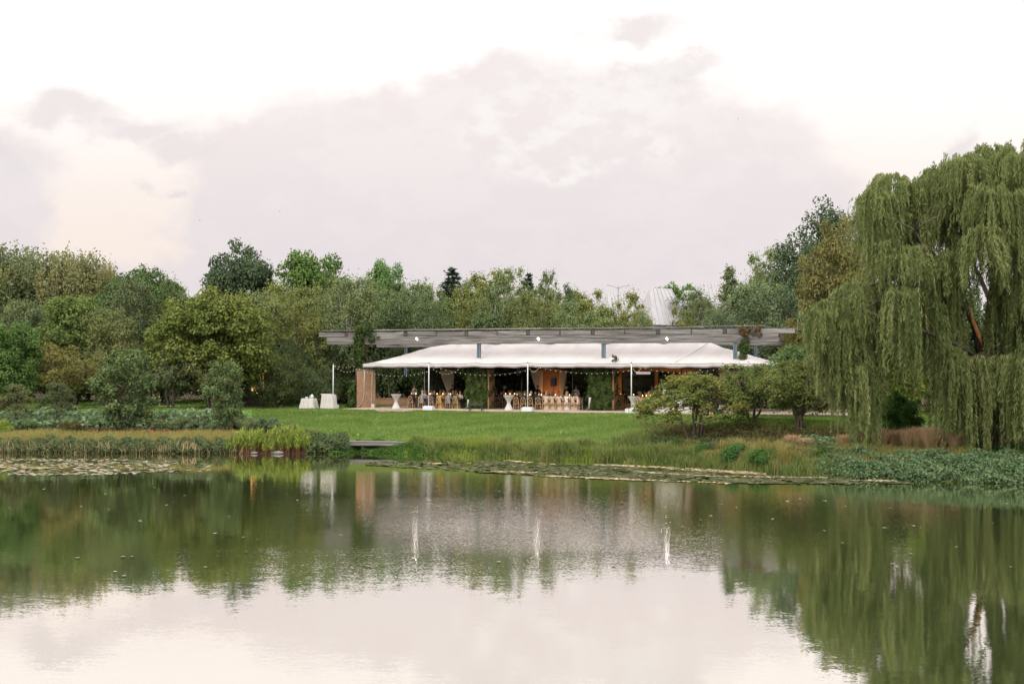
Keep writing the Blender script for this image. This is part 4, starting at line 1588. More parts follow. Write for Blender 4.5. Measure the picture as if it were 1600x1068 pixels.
CLOTH = {k: simple('cloth_' + k, c, tuple(x * .8 for x in c), 9, .85, .15) for k, c in {
    'black': (.018, .018, .022), 'navy': (.025, .032, .055), 'charcoal': (.05, .052, .056), 'cream': (.58, .48, .4), 'blush': (.5, .33, .27),
    'mustard': (.36, .24, .07), 'bluegrey': (.16, .2, .24), 'white': (.66, .64, .62), 'pink': (.48, .16, .17), 'peach': (.5, .28, .18),
    'green': (.1, .15, .08), 'champagne': (.5, .4, .3), 'olive': (.17, .16, .07), 'red': (.32, .05, .05)}.items()}
HAIR = {k: simple('hair_' + k, c, tuple(x * .6 for x in c), 20, .6, .3) for k, c in {
    'dark': (.022, .015, .011), 'brown': (.07, .04, .022), 'blond': (.3, .19, .09), 'grey': (.26, .25, .24), 'auburn': (.15, .06, .025)}.items()}
SKIN = {k: simple('skin_' + k, c, tuple(x * .9 for x in c), 12, .6, .3, bstr=.0) for k, c in {'fair': (.5, .29, .21), 'tan': (.34, .185, .12), 'deep': (.13, .07, .045)}.items()}
EYES = simple('eye_and_lip', (.08, .03, .025))
BODY = {k: person_mesh(k, 'sit') for k in ('sit_a', 'sit_b', 'sit_c')}
BODY['stand'] = person_mesh('stand', 'stand')
HAIRM = {(k, lg): hair_mesh(BODY[k][1], lg) for k in BODY for lg in (False, True)}
SKIRT = skirt_mesh()
for b in BODY.values():
    for _ in range(4):
        b[0].materials.append(EYES)
for me in list(HAIRM.values()) + [SKIRT]:
    me.materials.append(EYES)


def slot(o, i, m):
    o.material_slots[i].link = 'OBJECT'
    o.material_slots[i].material = m


def person(px, v, pose, face, cloth, hair, long, label, skirt=False, skin='fair', legs=None, group=None, scale=1.0):
    """face: degrees from looking away from the lake"""
    me = BODY[pose][0]
    e = pav_empty('person', upx(px, v), v, 0, label, 'person', group, rz=R(face))
    e.scale = (scale,) * 3
    b = link('body', me, e)
    slot(b, 0, CLOTH[cloth])
    slot(b, 1, SKIN[skin])
    slot(b, 2, EYES)
    slot(b, 3, CLOTH[legs or cloth])
    h = link('hair', HAIRM[(pose, long)], e)
    slot(h, 0, HAIR[hair])
    if skirt:
        s = link('skirt', SKIRT, e)
        slot(s, 0, CLOTH[cloth])
    return e


def make_chair():
    e = pav_empty('chair', 0, 0, 0, 'honey wood cross back chair', 'chair', 'cross back chairs round the dinner tables')
    w = M['honey_wood']
    MB().lathe([(.2, .44), (.225, .45), (.225, .475), (.19, .485)], 16).build('seat', w, e, True)
    for sx in (-1, 1):
        MB().tube([(sx * .18, .17, .45), (sx * .2, .2, 0)], [.02, .016], 6).build('leg', w, e)
        MB().tube([(sx * .2, -.24, 0), (sx * .18, -.19, .45), (sx * .185, -.22, .7), (sx * .15, -.26, .88)], [.017, .021, .019, .017], 6).build('leg', w, e)
    MB().tube([(-.15, -.26, .88), (-.07, -.275, .925), (.07, -.275, .925), (.15, -.26, .88)], .019, 6).build('back_frame', w, e)
    mb = MB()
    for sx in (-1, 1):
        mb.tube([(sx * .175, -.205, .5), (0, -.25, .7), (-sx * .14, -.262, .88)], .013, 5)
    mb.build('cross_brace', w, e)
    mb = MB().tube([(-.19, .19, .2), (.19, .19, .2)], .011, 5)
    for sx in (-1, 1):
        mb.tube([(sx * .19, .19, .24), (sx * .19, -.2, .24)], .011, 5)
    mb.build('stretcher', w, e)
    return e


CH = make_chair()
_used = [False]


def chair(px, v, face, label):
    o = CH if not _used[0] else copy_tree(CH)
    _used[0] = True
    o.location = W(upx(px, v), v, 0)
    o.rotation_euler = (0, 0, -PA + R(face))
    o['label'] = label
    return o


def dining_table(pa, pb, v, label, d=1.0, flare=.04):
    u0, u1 = upx(pa, v), upx(pb, v)
    e = cloth_table(u1 - u0, d, .75, 'dining_table', flare, label, (pa + pb) / 2, v)
    e.location = W((u0 + u1) / 2, v, 0)
    for ch in e.children:
        if ch.name.startswith('cloth'):
            ch.material_slots[0].link = 'OBJECT'
            ch.material_slots[0].material = CLOTH['charcoal']
    return e


TABLES = ((642, 722, 5.2, 'long dinner table nearest the tan brick column'), (806, 912, 5.2, 'long dinner table at the middle of the patio'),
          (772, 812, 9.2, 'back dinner table behind the ivy column by the bench'), (996, 1030, 5.4, 'dinner table nearest the white linen bar'),
          (968, 1030, 10.6, 'back dinner table in front of the dark glazing'))
for a, b, v, lab in TABLES:
    dining_table(a, b, v, lab + ', under a dark cloth')


def candle(px, v, label, z=.75):
    e = pav_empty('candle', upx(px, v), v, z, label, 'candle', 'candles on the dinner tables')
    MB().lathe([(.05, 0), (.03, .02), (.02, .1), (.035, .16)], 8).build('holder', M['honey_wood'], e, True)
    MB().tube([(0, 0, .15), (0, 0, .34)], .016, 6).build('taper', M['wax'], e)
    MB().ball((0, 0, .38), (.03, .03, .055), 7, 6).build('flame', M['flame'], e, True)


def bouquet(px, v, label, mat, seed, z=.75, r=.2):
    rng = np.random.default_rng(seed)
    e = pav_empty('bouquet', upx(px, v), v, z, label, 'bouquet', 'flowers on the dinner tables')
    MB().lathe([(.07, 0), (.09, .06), (.06, .16), (.08, .2)], 10).build('vase', M['white_paint'], e, True)
    leafy_patch('blooms', [(rng.normal() * .1, rng.normal() * .08, .3 + rng.normal() * .05) for _ in range(5)], [r * .8] * 5, 2600, mat, rng, .06, .05, e)


T1 = 'at the dinner table nearest the tan column'
T2 = 'at the middle dinner table'
near = [
    (643, 4.35, 'sit_a', 'black', 'dark', False, 'guest in black seated outermost, back to the lake', 0),
    (659, 4.35, 'sit_b', 'bluegrey', 'grey', False, 'grey haired guest in pale blue grey, back to the lake', 0),
    (675, 4.35, 'sit_c', 'navy', 'brown', False, 'guest in navy just right of the pole, back to the lake', 0),
    (687, 4.35, 'sit_b', 'mustard', 'brown', True, 'guest in mustard yellow, back to the lake, %s' % T1, 1),
    (701, 4.35, 'sit_a', 'bluegrey', 'dark', False, 'guest in dusty blue suit beside the mustard dress', 0),
    (713, 4.35, 'sit_c', 'olive', 'brown', True, 'guest in olive dress beside the ivy column, back to the lake', 1),
    (808, 4.35, 'sit_a', 'black', 'dark', False, 'guest in black suit in the chair left of the middle pole', 0),
    (819, 4.35, 'sit_b', 'black', 'brown', False, 'guest in black suit directly behind the middle pole', 0),
    (830, 4.35, 'sit_c', 'black', 'grey', False, 'grey haired guest in black suit right of the middle pole', 0),
    (842, 4.35, 'sit_a', 'navy', 'dark', False, 'guest in navy suit between the black suits and pale dresses', 0),
    (853, 4.35, 'sit_b', 'cream', 'blond', True, 'blond guest in cream dress next to the navy suit', 1),
    (863, 4.35, 'sit_a', 'champagne', 'brown', True, 'brown haired guest in champagne dress among the pale dresses', 1),
    (874, 4.35, 'sit_c', 'cream', 'auburn', True, 'auburn haired guest in cream dress, back to the lake', 1),
    (885, 4.35, 'sit_b', 'white', 'blond', True, 'blond guest in white dress among the pale dresses', 1),
    (895, 4.35, 'sit_a', 'champagne', 'dark', True, 'dark haired guest in champagne dress near the ivy column', 1),
    (904, 4.6, 'sit_b', 'cream', 'brown', True, 'guest in cream dress at the table end turned sideways', 1),
    (1001, 4.5, 'sit_a', 'pink', 'brown', True, 'guest in pink dress, back to the lake, beside the white bar', 1),
    (1013, 4.5, 'sit_b', 'peach', 'blond', True, 'guest in peach dress, back to the lake, beside the white bar', 1),
]
sk = ('fair', 'fair', 'tan', 'fair', 'fair', 'deep')
for k, (px, v, pose, cl, hr, lg, lab, sk1) in enumerate(near):
    f = 0 if px != 904 else 70
    person(px, v, pose, f, cl, hr, lg, lab, bool(sk1), sk[k % 6])
    g = lab.split(',')[0]
    chair(px, v - .05, f, 'chair holding the ' + g)
for k, px in enumerate((649, 664, 680, 694, 708, 720)):
    cl, hr = (('charcoal', 'dark'), ('blush', 'blond'), ('black', 'brown'), ('green', 'auburn'), ('navy', 'grey'), ('cream', 'dark'))[k]
    person(px, 6.15, ('sit_a', 'sit_c', 'sit_b')[k % 3], 180, cl, hr, k in (1, 3, 5), 'guest in %s with %s hair facing the lake beside the tan column' % (cl, hr), k in (1, 3, 5))
    chair(px, 6.2, 180, 'cross back chair of the %s haired guest in %s facing the lake' % (hr, cl))
for k, px in enumerate((812, 825, 838, 850, 862, 874, 887, 900)):
    cl, hr = (('navy', 'brown'), ('cream', 'auburn'), ('charcoal', 'dark'), ('blush', 'blond'), ('black', 'grey'), ('green', 'dark'), ('charcoal', 'brown'),
              ('peach', 'dark'))[k]
    person(px, 6.15, ('sit_c', 'sit_a', 'sit_b')[k % 3], 180, cl, hr, k in (1, 3, 5, 7), 'guest in %s with %s hair facing the lake %s' % (cl, hr, T2), k in (1, 3, 5, 7),
           sk[(k + 2) % 6])
    chair(px, 6.2, 180, 'cross back chair of the %s haired guest in %s at the middle table' % (hr, cl))
for k, (px, v, f) in enumerate(((773, 8.4, 0), (783, 8.3, 0), (794, 8.4, 0), (806, 8.3, 0), (776, 10.1, 180), (788, 10.1, 180), (800, 10.1, 180))):
    cl, hr = (('black', 'auburn'), ('charcoal', 'dark'), ('navy', 'blond'), ('black', 'brown'), ('blush', 'dark'), ('charcoal', 'grey'), ('cream', 'blond'))[k]
    person(px, v, 'sit_a' if k % 2 else 'sit_b', f, cl, hr, k in (0, 4, 6), 'shaded guest in %s with %s hair behind the bench' % (cl, hr), k in (0, 4, 6))
    chair(px, v - .05 if f == 0 else v + .05, f, 'shaded chair of the %s haired guest in %s behind the bench' % (hr, cl))
for k, (px, v, f) in enumerate(((1000, 6.3, 180), (1010, 6.3, 180), (1021, 6.3, 180), (975, 9.8, 0), (985, 9.8, 0), (996, 9.8, 0), (1008, 11.4, 180), (1019, 11.4, 180))):
    cl, hr = (('black', 'grey'), ('navy', 'dark'), ('red', 'brown'), ('charcoal', 'brown'), ('black', 'dark'), ('bluegrey', 'blond'), ('blush', 'blond'), ('black', 'brown'))[k]
    where = 'at the table by the white bar' if k < 3 else 'at the table before the dark glazing'
    person(px, v, 'sit_b' if k % 2 else 'sit_a', f, cl, hr, k in (2, 6), 'guest in %s with %s hair %s' % (cl, hr, where), k in (2, 6), sk[k % 6])
    chair(px, v, f, 'chair of the %s haired guest in %s %s' % (hr, cl, where))
person(840.5, 10.5, 'stand', 190, 'black', 'dark', False, 'dark haired person standing in black beside the loudspeaker', False, 'tan')
person(900, 9.5, 'stand', 200, 'white', 'dark', False, 'person in white shirt and dark trousers standing behind the middle table', False, 'tan', 'charcoal')
person(647.5, 9.5, 'stand', 170, 'white', 'blond', True, 'blond person in white top standing behind the table nearest the tan column', False, 'fair', 'black')
person(707, 9.8, 'stand', 185, 'black', 'brown', False, 'brown haired person in black standing before the cream drape', False, 'fair')
person(962, 9.2, 'stand', 150, 'blush', 'brown', True, 'person in blush top standing at the orange timber bar', False, 'fair', 'charcoal')
person(1019, 8.8, 'stand', 180, 'champagne', 'blond', True, 'blond person in champagne top standing before the cabin door', False, 'fair', 'black')
for k, (px, v) in enumerate(((650, 5.2), (661, 5.1), (672, 5.2), (683, 5.2), (692, 5.1), (704, 5.2), (714, 5.1), (784, 9.2), (790, 9.1), (797, 9.2), (804, 9.2),
                             (828, 5.2), (846, 5.2), (868, 5.2), (890, 5.2), (1004, 5.4), (1010, 5.4), (1016, 5.4), (1024, 5.4), (970, 10.6), (990, 10.6))):
    tb = min(TABLES, key=lambda q: abs(q[2] - v) * 40 + max(0, q[0] - px, px - q[1]))[3]
    n = ('at the outer end', 'between flowers', 'left', 'in the middle', 'right', 'near the far end', 'at the ivy end')
    candle(px, v, 'lit candle %s of the %s' % (n[k % 7], tb.split(',')[0].replace('in front of', 'before').replace(' of the patio', '').replace('the ivy column by the bench', 'the bench')))
for k, (px, v) in enumerate(((655, 5.3), (677, 5.3), (697, 5.3), (816, 5.3), (838, 5.3), (857, 5.3), (880, 5.3), (897, 5.3), (1007, 5.5), (787, 9.3))):
    tb = min(TABLES, key=lambda q: abs(q[2] - v) * 40 + max(0, q[0] - px, px - q[1]))[3]
    mt, cn = ((L['ivy'], 'green'), (L['red'], 'dusty red'), (L['plume'], 'tan'), (L['hosta'], 'pale green'))[k % 4]
    bouquet(px, v, '%s flowers on the %s %s' % (cn, ('left', 'middle', 'right')[k % 3], tb), mt, 300 + k)
for px, lab in ((788.5, 'tall white flower stand behind the back dinner table'), (884.5, 'tall white flower stand behind the pale dressed guests')):
    rng = np.random.default_rng(int(px))
    e = pav_empty('flower_stand', upx(px, 7.6), 7.6, 0, lab, 'flower stand')
    MB().tube([(0, 0, 0), (0, 0, 1.55)], .02).lathe([(.16, 0), (.15, .03), (.02, .05)], 12).build('stand', M['black'], e)
    leafy_patch('blooms', [(0, 0, 1.62), (.05, 0, 1.68), (-.06, .02, 1.65)], [.12] * 3, 4000, M['linen'], rng, .06, .05, e)


def uplight(px, v, label, power, col=(1.0, .5, .18), aim=(0, .25, 1)):
    power *= 2.2
    u = upx(px, v)
    e = pav_empty('uplight', u, v, .02, label, 'lamp', 'floor uplights')
    MB().lathe([(.09, 0), (.1, .05), (.09, .16), (.07, .165)], 12).build('housing', M['black'], e, True)
    MB().lathe([(.065, .167), (.064, .172)], 12).build('lens', M['flame'], e)
    l_ = bpy.data.lights.new('uplight_beam', 'SPOT')
    l_.energy, l_.color, l_.spot_size, l_.spot_blend, l_.shadow_soft_size = power, col, R(110), .8, .06
    o = bpy.data.objects.new('beam', l_)
    COL.objects.link(o)
    o.parent = e
    o.location = (0, 0, .22)
    o.rotation_euler = Vector(aim).normalized().to_track_quat('-Z', 'Y').to_euler()


uplight(853, 12.2, 'floor uplight washing the red brick column orange', 45)
uplight(873, 12.2, 'second floor uplight near the loudspeaker stand', 30)
uplight(1068, 12.0, 'floor uplight by the brick column beside the cabin', 90)
uplight(964, 12.0, 'floor uplight at the cabin wall behind the bar', 70)
uplight(1047, 12.4, 'floor uplight below the cabin door wall', 60)


# ------------------------------------------------------------------ trees
def G(s):
    return np.random.default_rng(s)


make_tree('airy_a', G(1), 10, 7.0, 'dome', 170, .85, 190, .2, .115, .05, .95, True, 5, 'airy', 'bark_pale', .36, .5, 34, tr=.11)
make_tree('airy_b', G(2), 10, 7.4, 'dome', 180, .85, 190, .2, .115, .05, .9, True, 5, 'airy', 'bark_pale', .34, .5, 38, tr=.1)
make_tree('airy_c', G(3), 10, 6.4, 'column', 150, .8, 190, .2, .11, .05, .95, True, 4, 'airy_grey', 'bark_pale', limbs=34, tr=.11)
make_tree('airy_d', G(4), 10, 7.2, 'dome', 170, .88, 190, .2, .115, .05, .9, True, 5, 'airy_grey', 'bark_pale', .36, .5, 30, tr=.1)
make_tree('sparse', G(5), 10, 5.6, 'column', 95, .7, 130, .19, .11, .05, .95, True, 4, 'airy', 'bark_pale', limbs=45, tr=.1)
make_tree('dome', G(6), 9, 10.5, 'dome', 260, .95, 190, .23, .17, .1, .62, False, 1, 'gold_dome', 'bark', .24, .7, 30, .25, .24)
make_tree('oak', G(7), 11, 9.5, 'dome', 150, 1.0, 210, .26, .19, .15, .75, False, 1, 'oak', 'bark', .42, .4, 50, 0, .22)
make_tree('maple', G(8), 11, 9, 'dome', 130, 1.0, 240, .25, .19, .1, .72, False, 1, 'bright', 'bark', .34, .6, 30, .15, .22)
make_tree('broad', G(9), 9, 8, 'dome', 120, .95, 220, .23, .16, .05, .7, False, 1, 'green', 'bark', .34, .6, 25, .2, .2)
make_tree('umbrella', G(10), 9, 11.5, 'umbrella', 110, 1.1, 230, .24, .16, .25, .5, False, 1, 'green', 'bark', .4, .8, 50, .35, .22)
make_tree('tall_dark', G(11), 15, 9, 'dome', 260, 1.15, 200, .27, .18, .03, .9, False, 1, 'oak', 'bark', .36, .5, 40, tr=.25)
make_tree('conic', G(12), 10, 4.6, 'cone', 95, 1.0, 220, .22, .14, .05, .85, True, 1, 'airy_grey', 'bark_pale', limbs=30, tr=.13)
make_tree('amber', G(13), 12, 9, 'dome', 130, .95, 210, .23, .15, .08, .75, False, 2, 'amber', 'bark', .36, .5, 45, 0, .14)
make_tree('crab_a', G(14), 4.6, 5.9, 'umbrella', 120, .5, 200, .125, .075, .12, .6, True, 5, 'crab', 'bark', .4, .6, 60, .3, .085)
make_tree('crab_b', G(15), 4.6, 5.4, 'dome', 125, .5, 190, .125, .075, .2, .62, True, 4, 'crab', 'bark', .4, .6, 60, .25, .09)
make_tree('bronze_a', G(16), 4.5, 5.2, 'dome', 80, .5, 220, .13, .08, .28, .62, True, 3, 'bronze', 'bark', .4, .6, 45, .2, .08)
make_tree('bronze_b', G(17), 4.0, 3.4, 'umbrella', 60, .4, 170, .12, .07, .22, .6, True, 1, 'bronze', 'bark', .4, .6, 40, .2, .07)
make_tree('magnolia', G(18), 5.0, 4.2, 'column', 90, .42, 170, .18, .1, .02, .95, True, 5, 'glossy', 'bark', limbs=40, tr=.06)
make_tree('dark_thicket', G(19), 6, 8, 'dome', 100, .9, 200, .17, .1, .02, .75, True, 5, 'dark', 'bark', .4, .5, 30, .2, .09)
make_tree('shrub', G(20), 1.3, 2.2, 'dome', 44, .27, 260, .085, .04, .0, .85, False, 3, 'lavender', 'bark', .3, .5, 8, 0, .02)
make_tree('bush', G(21), 1.7, 2.2, 'dome', 40, .34, 200, .12, .075, .0, .85, False, 3, 'bush', 'bark', .34, .5, 8, 0, .03)
make_tree('evergreen', G(22), 4, 4, 'dome', 80, .5, 190, .16, .09, .0, .8, True, 3, 'bush', 'bark', .34, .5, 20, .2, .06)
make_tree('green_crab', G(23), 6, 6.5, 'dome', 110, .7, 230, .15, .09, .2, .65, True, 4, 'green', 'bark', .4, .6, 50, .25, .11)
make_tree('yellow_round', G(24), 6, 5, 'dome', 80, .7, 210, .17, .1, .1, .75, True, 3, 'fresh', 'bark', .4, .6, 30, .1, .09)
make_spruce('spruce', G(25))
make_spruce('pine', G(26), 10, 6.5)
make_upright('upright_olive', G(27))
make_upright('upright_rust', G(28), 11, 4.6, 'up_rust')

random.seed(5)
# left side
TREES = [
    ('poplar', 'upright_olive', -28, 388, 118, 150, 'olive upright tree cut by the left edge of the photo'),
    ('poplar', 'upright_olive', 40, 372, 119, 140, 'tallest olive upright tree on the far left skyline'),
    ('poplar', 'upright_rust', 98, 386, 117, 85, 'rust tipped upright tree beside the tallest olive upright one'),
    ('poplar', 'upright_rust', 138, 390, 118, 85, 'rust orange upright tree at the right of the upright group'),
    ('poplar', 'upright_rust', 168, 405, 121, 36, 'slim low rust upright tree next to the dark umbrella crown'),
    ('tree', 'broad', 12, 492, 95, 120, 'bright leafy tree at the left edge above the bronze saplings', L['bright']),
    ('tree', 'broad', 118, 447, 106, 150, 'leafy mid green tree below the rust tipped upright trees'),
    ('tree', 'airy_d', 30, 455, 112, 110, 'grey olive tree in shade under the upright trees on the left'),
    ('tree', 'umbrella', 222, 409, 116, 190, 'dark green flat topped umbrella shaped tree'),
    ('tree', 'airy_c', 205, 437, 108, 95, 'grey green loose tree in front of the umbrella shaped crown'),
    ('tree', 'airy_b', 262, 428, 110, 105, 'olive thin leaved tree right below the umbrella shaped crown'),
    ('tree', 'airy_d', 170, 470, 104, 110, 'grey green tree with bare stems left of the golden dome'),
    ('maple', 'dome', 330, 438, 100, 214, 'wide golden olive dome shaped maple left of the pergola'),
    ('oak', 'oak', 371, 370, 138, 138, 'dark blue green oak on the skyline left of the bright maple'),
    ('maple', 'maple', 487, 376, 138, 148, 'bright green maple with pointed top on the skyline'),
    ('maple', 'maple', 602, 391, 142, 82, 'small bright green maple crown standing alone on the skyline'),
    ('spruce', 'spruce', 706, 412, 140, 190, 'dark spruce pointing above the birches on the skyline'),
    ('spruce', 'spruce', 825, 421, 140, 130, 'slimmer dark spruce on the skyline right of the first'),
    ('pine', 'oak', 886, 440, 138, 66, 'blunt dark pine on the skyline beside the slimmer spruce'),
    ('tree', 'maple', 1052, 431, 165, 112, 'yellow green round tree behind the steep grey roofs'),
    ('tree', 'conic', 1140, 412, 116, 84, 'cone shaped green tree over the willow end of the pergola'),
    ('tree', 'sparse', 1190, 388, 112, 78, 'thin tree with bare twig tips beside the tall dark tree'),
    ('tree', 'tall_dark', 1250, 352, 116, 150, 'tall dark green tree left of the amber tree'),
    ('tree', 'tall_dark', 1300, 302, 122, 150, 'tallest dark green tree peeking above the amber tree'),
    ('tree', 'amber', 1302, 318, 97, 152, 'amber orange birch tree between dark trees and willow'),
    ('tree', 'amber', 1245, 488, 98, 62, 'small amber shrub tree at the willow end of the pergola'),
]
for r in TREES:
    o = plant_tree(r[0], r[1], r[2], r[3], r[4], r[5], r[6])
    if len(r) > 7:
        c = [q for q in o.children if q.name.startswith('crown')][0]
        c.material_slots[0].link = 'OBJECT'
        c.material_slots[0].material = r[7]

GROVE = 'birches of the grove behind the tent'
grove = [
    # px, top, Y, width, model, label
    (402, 440, 112, 96, 'airy_d', 'grey green birch behind the right shoulder of the golden dome maple'),
    (438, 434, 118, 90, 'airy_a', 'olive birch in front of the bright maple, its left half'),
    (470, 440, 112, 84, 'airy_b', 'olive birch with pale stems above the outer pergola end'),
    (512, 424, 120, 80, 'airy_a', 'tall olive birch under the right flank of the bright maple'),
    (548, 432, 114, 84, 'airy_c', 'grey green birch above the vine on the pergola'),
    (575, 428, 121, 70, 'airy_b', 'olive birch just left of the small bright maple'),
    (612, 430, 114, 84, 'airy_a', 'golden olive birch under the small bright maple'),
    (650, 436, 118, 78, 'airy_d', 'grey green birch above the first floodlight'),
    (676, 446, 112, 72, 'airy_b', 'golden birch left of the dark spruce'),
    (728, 440, 113, 88, 'airy_b', 'golden olive birch right under the dark spruce'),
    (760, 420, 119, 84, 'sparse', 'tall sparse birch with sky between its twigs, left one'),
    (800, 418, 117, 82, 'sparse', 'tall sparse birch with sky between its twigs, beside the slimmer spruce'),
    (775, 446, 110, 86, 'airy_a', 'olive birch below the tall sparse ones'),
    (815, 452, 109, 80, 'airy_b', 'golden birch above the middle floodlight'),
    (858, 422, 121, 50, 'sparse', 'small tufted birch top right of the slimmer spruce'),
    (852, 446, 112, 76, 'airy_a', 'olive birch left of the blunt pine'),
    (893, 462, 108, 84, 'airy_b', 'golden birch below the blunt pine'),
    (921, 452, 119, 66, 'sparse', 'wispy birch with open twigs right of the blunt pine'),
    (940, 474, 108, 80, 'airy_b', 'low golden birch in front of the first steep roof'),
    (985, 448, 112, 74, 'airy_a', 'olive birch between the two steep grey roofs'),
    (1000, 478, 106, 46, 'airy_d', 'grey green birch left of the tallest steep roof'),
    (1064, 478, 108, 50, 'sparse', 'thin birch right of the tallest steep roof with roof showing through'),
    (1097, 466, 112, 44, 'airy_c', 'green birch in front of the last steep roof'),
    (1120, 470, 106, 70, 'airy_d', 'grey birch left of the cone shaped tree'),
    (1172, 440, 108, 88, 'airy_c', 'grey green birch right of the cone shaped tree'),
    (1215, 430, 110, 88, 'airy_d', 'grey green birch below the tall dark tree'),
]
grove += [
    (455, 436, 124, 110, 'airy_d', 'grey green birch rising between the dark oak and the bright maple'),
    (535, 436, 124, 110, 'airy_b', 'olive birch filling the skyline right of the bright maple'),
    (640, 432, 124, 110, 'airy_a', 'olive birch filling the skyline right of the small bright maple'),
    (672, 437, 126, 100, 'airy_b', 'olive birch on the skyline left of the dark spruce'),
    (745, 428, 124, 100, 'airy_b', 'olive birch on the skyline right of the dark spruce'),
    (785, 424, 122, 110, 'airy_a', 'broad olive birch among the sparse ones left of the slimmer spruce'),
    (848, 440, 124, 90, 'airy_a', 'olive birch on the skyline between slimmer spruce and blunt pine'),
    (905, 464, 116, 100, 'airy_b', 'low golden birch on the skyline beyond the blunt pine'),
    (960, 472, 112, 100, 'airy_a', 'low olive birch right of the first steep roof'),
    (1160, 446, 118, 110, 'airy_c', 'grey green birch behind the cone shaped tree'),
    (1205, 416, 116, 100, 'airy_d', 'grey green birch against the tall dark tree')]
for px, top, Y, w, k, lab in grove:
    plant_tree('birch', k, px, top, Y, w * 1.22, lab, 'tree', GROVE)
# shaded lower row that closes the view under the crowns
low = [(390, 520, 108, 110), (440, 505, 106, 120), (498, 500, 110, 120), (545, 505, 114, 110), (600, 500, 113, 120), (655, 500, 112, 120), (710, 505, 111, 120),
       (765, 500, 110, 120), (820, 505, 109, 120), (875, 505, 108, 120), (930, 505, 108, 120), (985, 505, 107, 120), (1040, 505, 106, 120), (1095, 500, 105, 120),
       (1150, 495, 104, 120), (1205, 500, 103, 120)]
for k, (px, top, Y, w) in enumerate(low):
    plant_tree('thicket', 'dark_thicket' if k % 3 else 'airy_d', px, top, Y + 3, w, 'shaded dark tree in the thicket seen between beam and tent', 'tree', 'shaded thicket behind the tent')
for k, px in enumerate(range(-60, 1260, 95)):
    plant_tree('tree', ('airy_d', 'airy_b', 'oak')[k % 3], px, 440 + (k * 37) % 26, 150 + (k % 3) * 8, 120,
               'far olive tree closing the gaps behind the front trees', 'tree', 'far trees behind the grove')
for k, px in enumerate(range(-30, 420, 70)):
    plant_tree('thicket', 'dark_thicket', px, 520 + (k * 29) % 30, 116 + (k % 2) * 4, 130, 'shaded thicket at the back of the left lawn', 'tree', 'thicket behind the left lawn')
MID = [
    ('crabapple', 'bronze_a', 100, 528, 96, 120, 'bronze leaved crabapple on the left lawn behind the saplings'),
    ('crabapple', 'bronze_a', 268, 536, 97, 130, 'bronze green crabapple right behind the tall bluish shrub'),
    ('crabapple', 'bronze_a', 165, 540, 99, 90, 'bronze crabapple between the sapling and the tall bluish shrub'),
    ('crabapple', 'bronze_a', 330, 545, 97, 100, 'bronze green crabapple behind the right bluish shrub'),
    ('shrub_tree', 'dark_thicket', 432, 535, 101, 110, 'dark multi stemmed shrub right of the golden dome maple'),
    ('shrub_tree', 'dark_thicket', 488, 560, 103, 110, 'dark multi stemmed shrub behind the linen lawn tables'),
    ('sapling', 'bronze_b', 90, 590, 88, 62, 'bronze sapling with a thin trunk in the hosta bed'),
    ('sapling', 'bronze_b', 26, 592, 87.5, 60, 'bronze sapling nearest the left edge'),
    ('sapling', 'bronze_b', -20, 600, 88, 60, 'bronze sapling cut by the left edge'),
    ('magnolia', 'magnolia', 198, 544, 87, 112, 'big bluish green shrub tree at the middle of the left bed'),
    ('magnolia', 'magnolia', 352, 564, 87.5, 78, 'smaller bluish green shrub tree near the lime plants'),
    ('crabapple', 'crab_a', 1084, 574, 75, 196, 'crabapple with yellowing leaves hiding the white bar', 'crabapples'),
    ('crabapple', 'crab_b', 1174, 560, 77, 158, 'crabapple with slender trunks in the middle of the right three'),
    ('crabapple', 'crab_b', 1250, 552, 73.5, 160, 'crabapple with forked trunk next to the willow curtain'),
    ('tree', 'green_crab', 1248, 520, 84, 210, 'green spreading tree behind the three crabapples'),
    ('tree', 'green_crab', 1340, 520, 92, 170, 'green spreading tree behind the hanging willow lobe'),
    ('tree', 'yellow_round', 1412, 528, 88, 100, 'yellow green tree seen through the willow curtain'),
    ('tree', 'broad', 1370, 470, 104, 150, 'dark leafy tree behind the left willow lobe'),
    ('tree', 'broad', 1480, 430, 106, 170, 'dark leafy tree behind the willow trunk'),
    ('tree', 'broad', 1590, 440, 104, 170, 'dark leafy tree behind the willow at the right edge'),
    ('tree', 'green_crab', 1500, 540, 94, 150, 'shaded spreading tree on the lawn behind the willow trunk'),
    ('tree', 'broad', 1700, 430, 104, 190, 'dark leafy tree beyond the right edge behind the willow'),
    ('shrub', 'evergreen', 1408, 596, 70, 86, 'dark evergreen shrub on the bed under the willow'),
]
for r in MID:
    plant_tree(r[0], r[1], r[2], r[3], r[4], r[5], r[6])


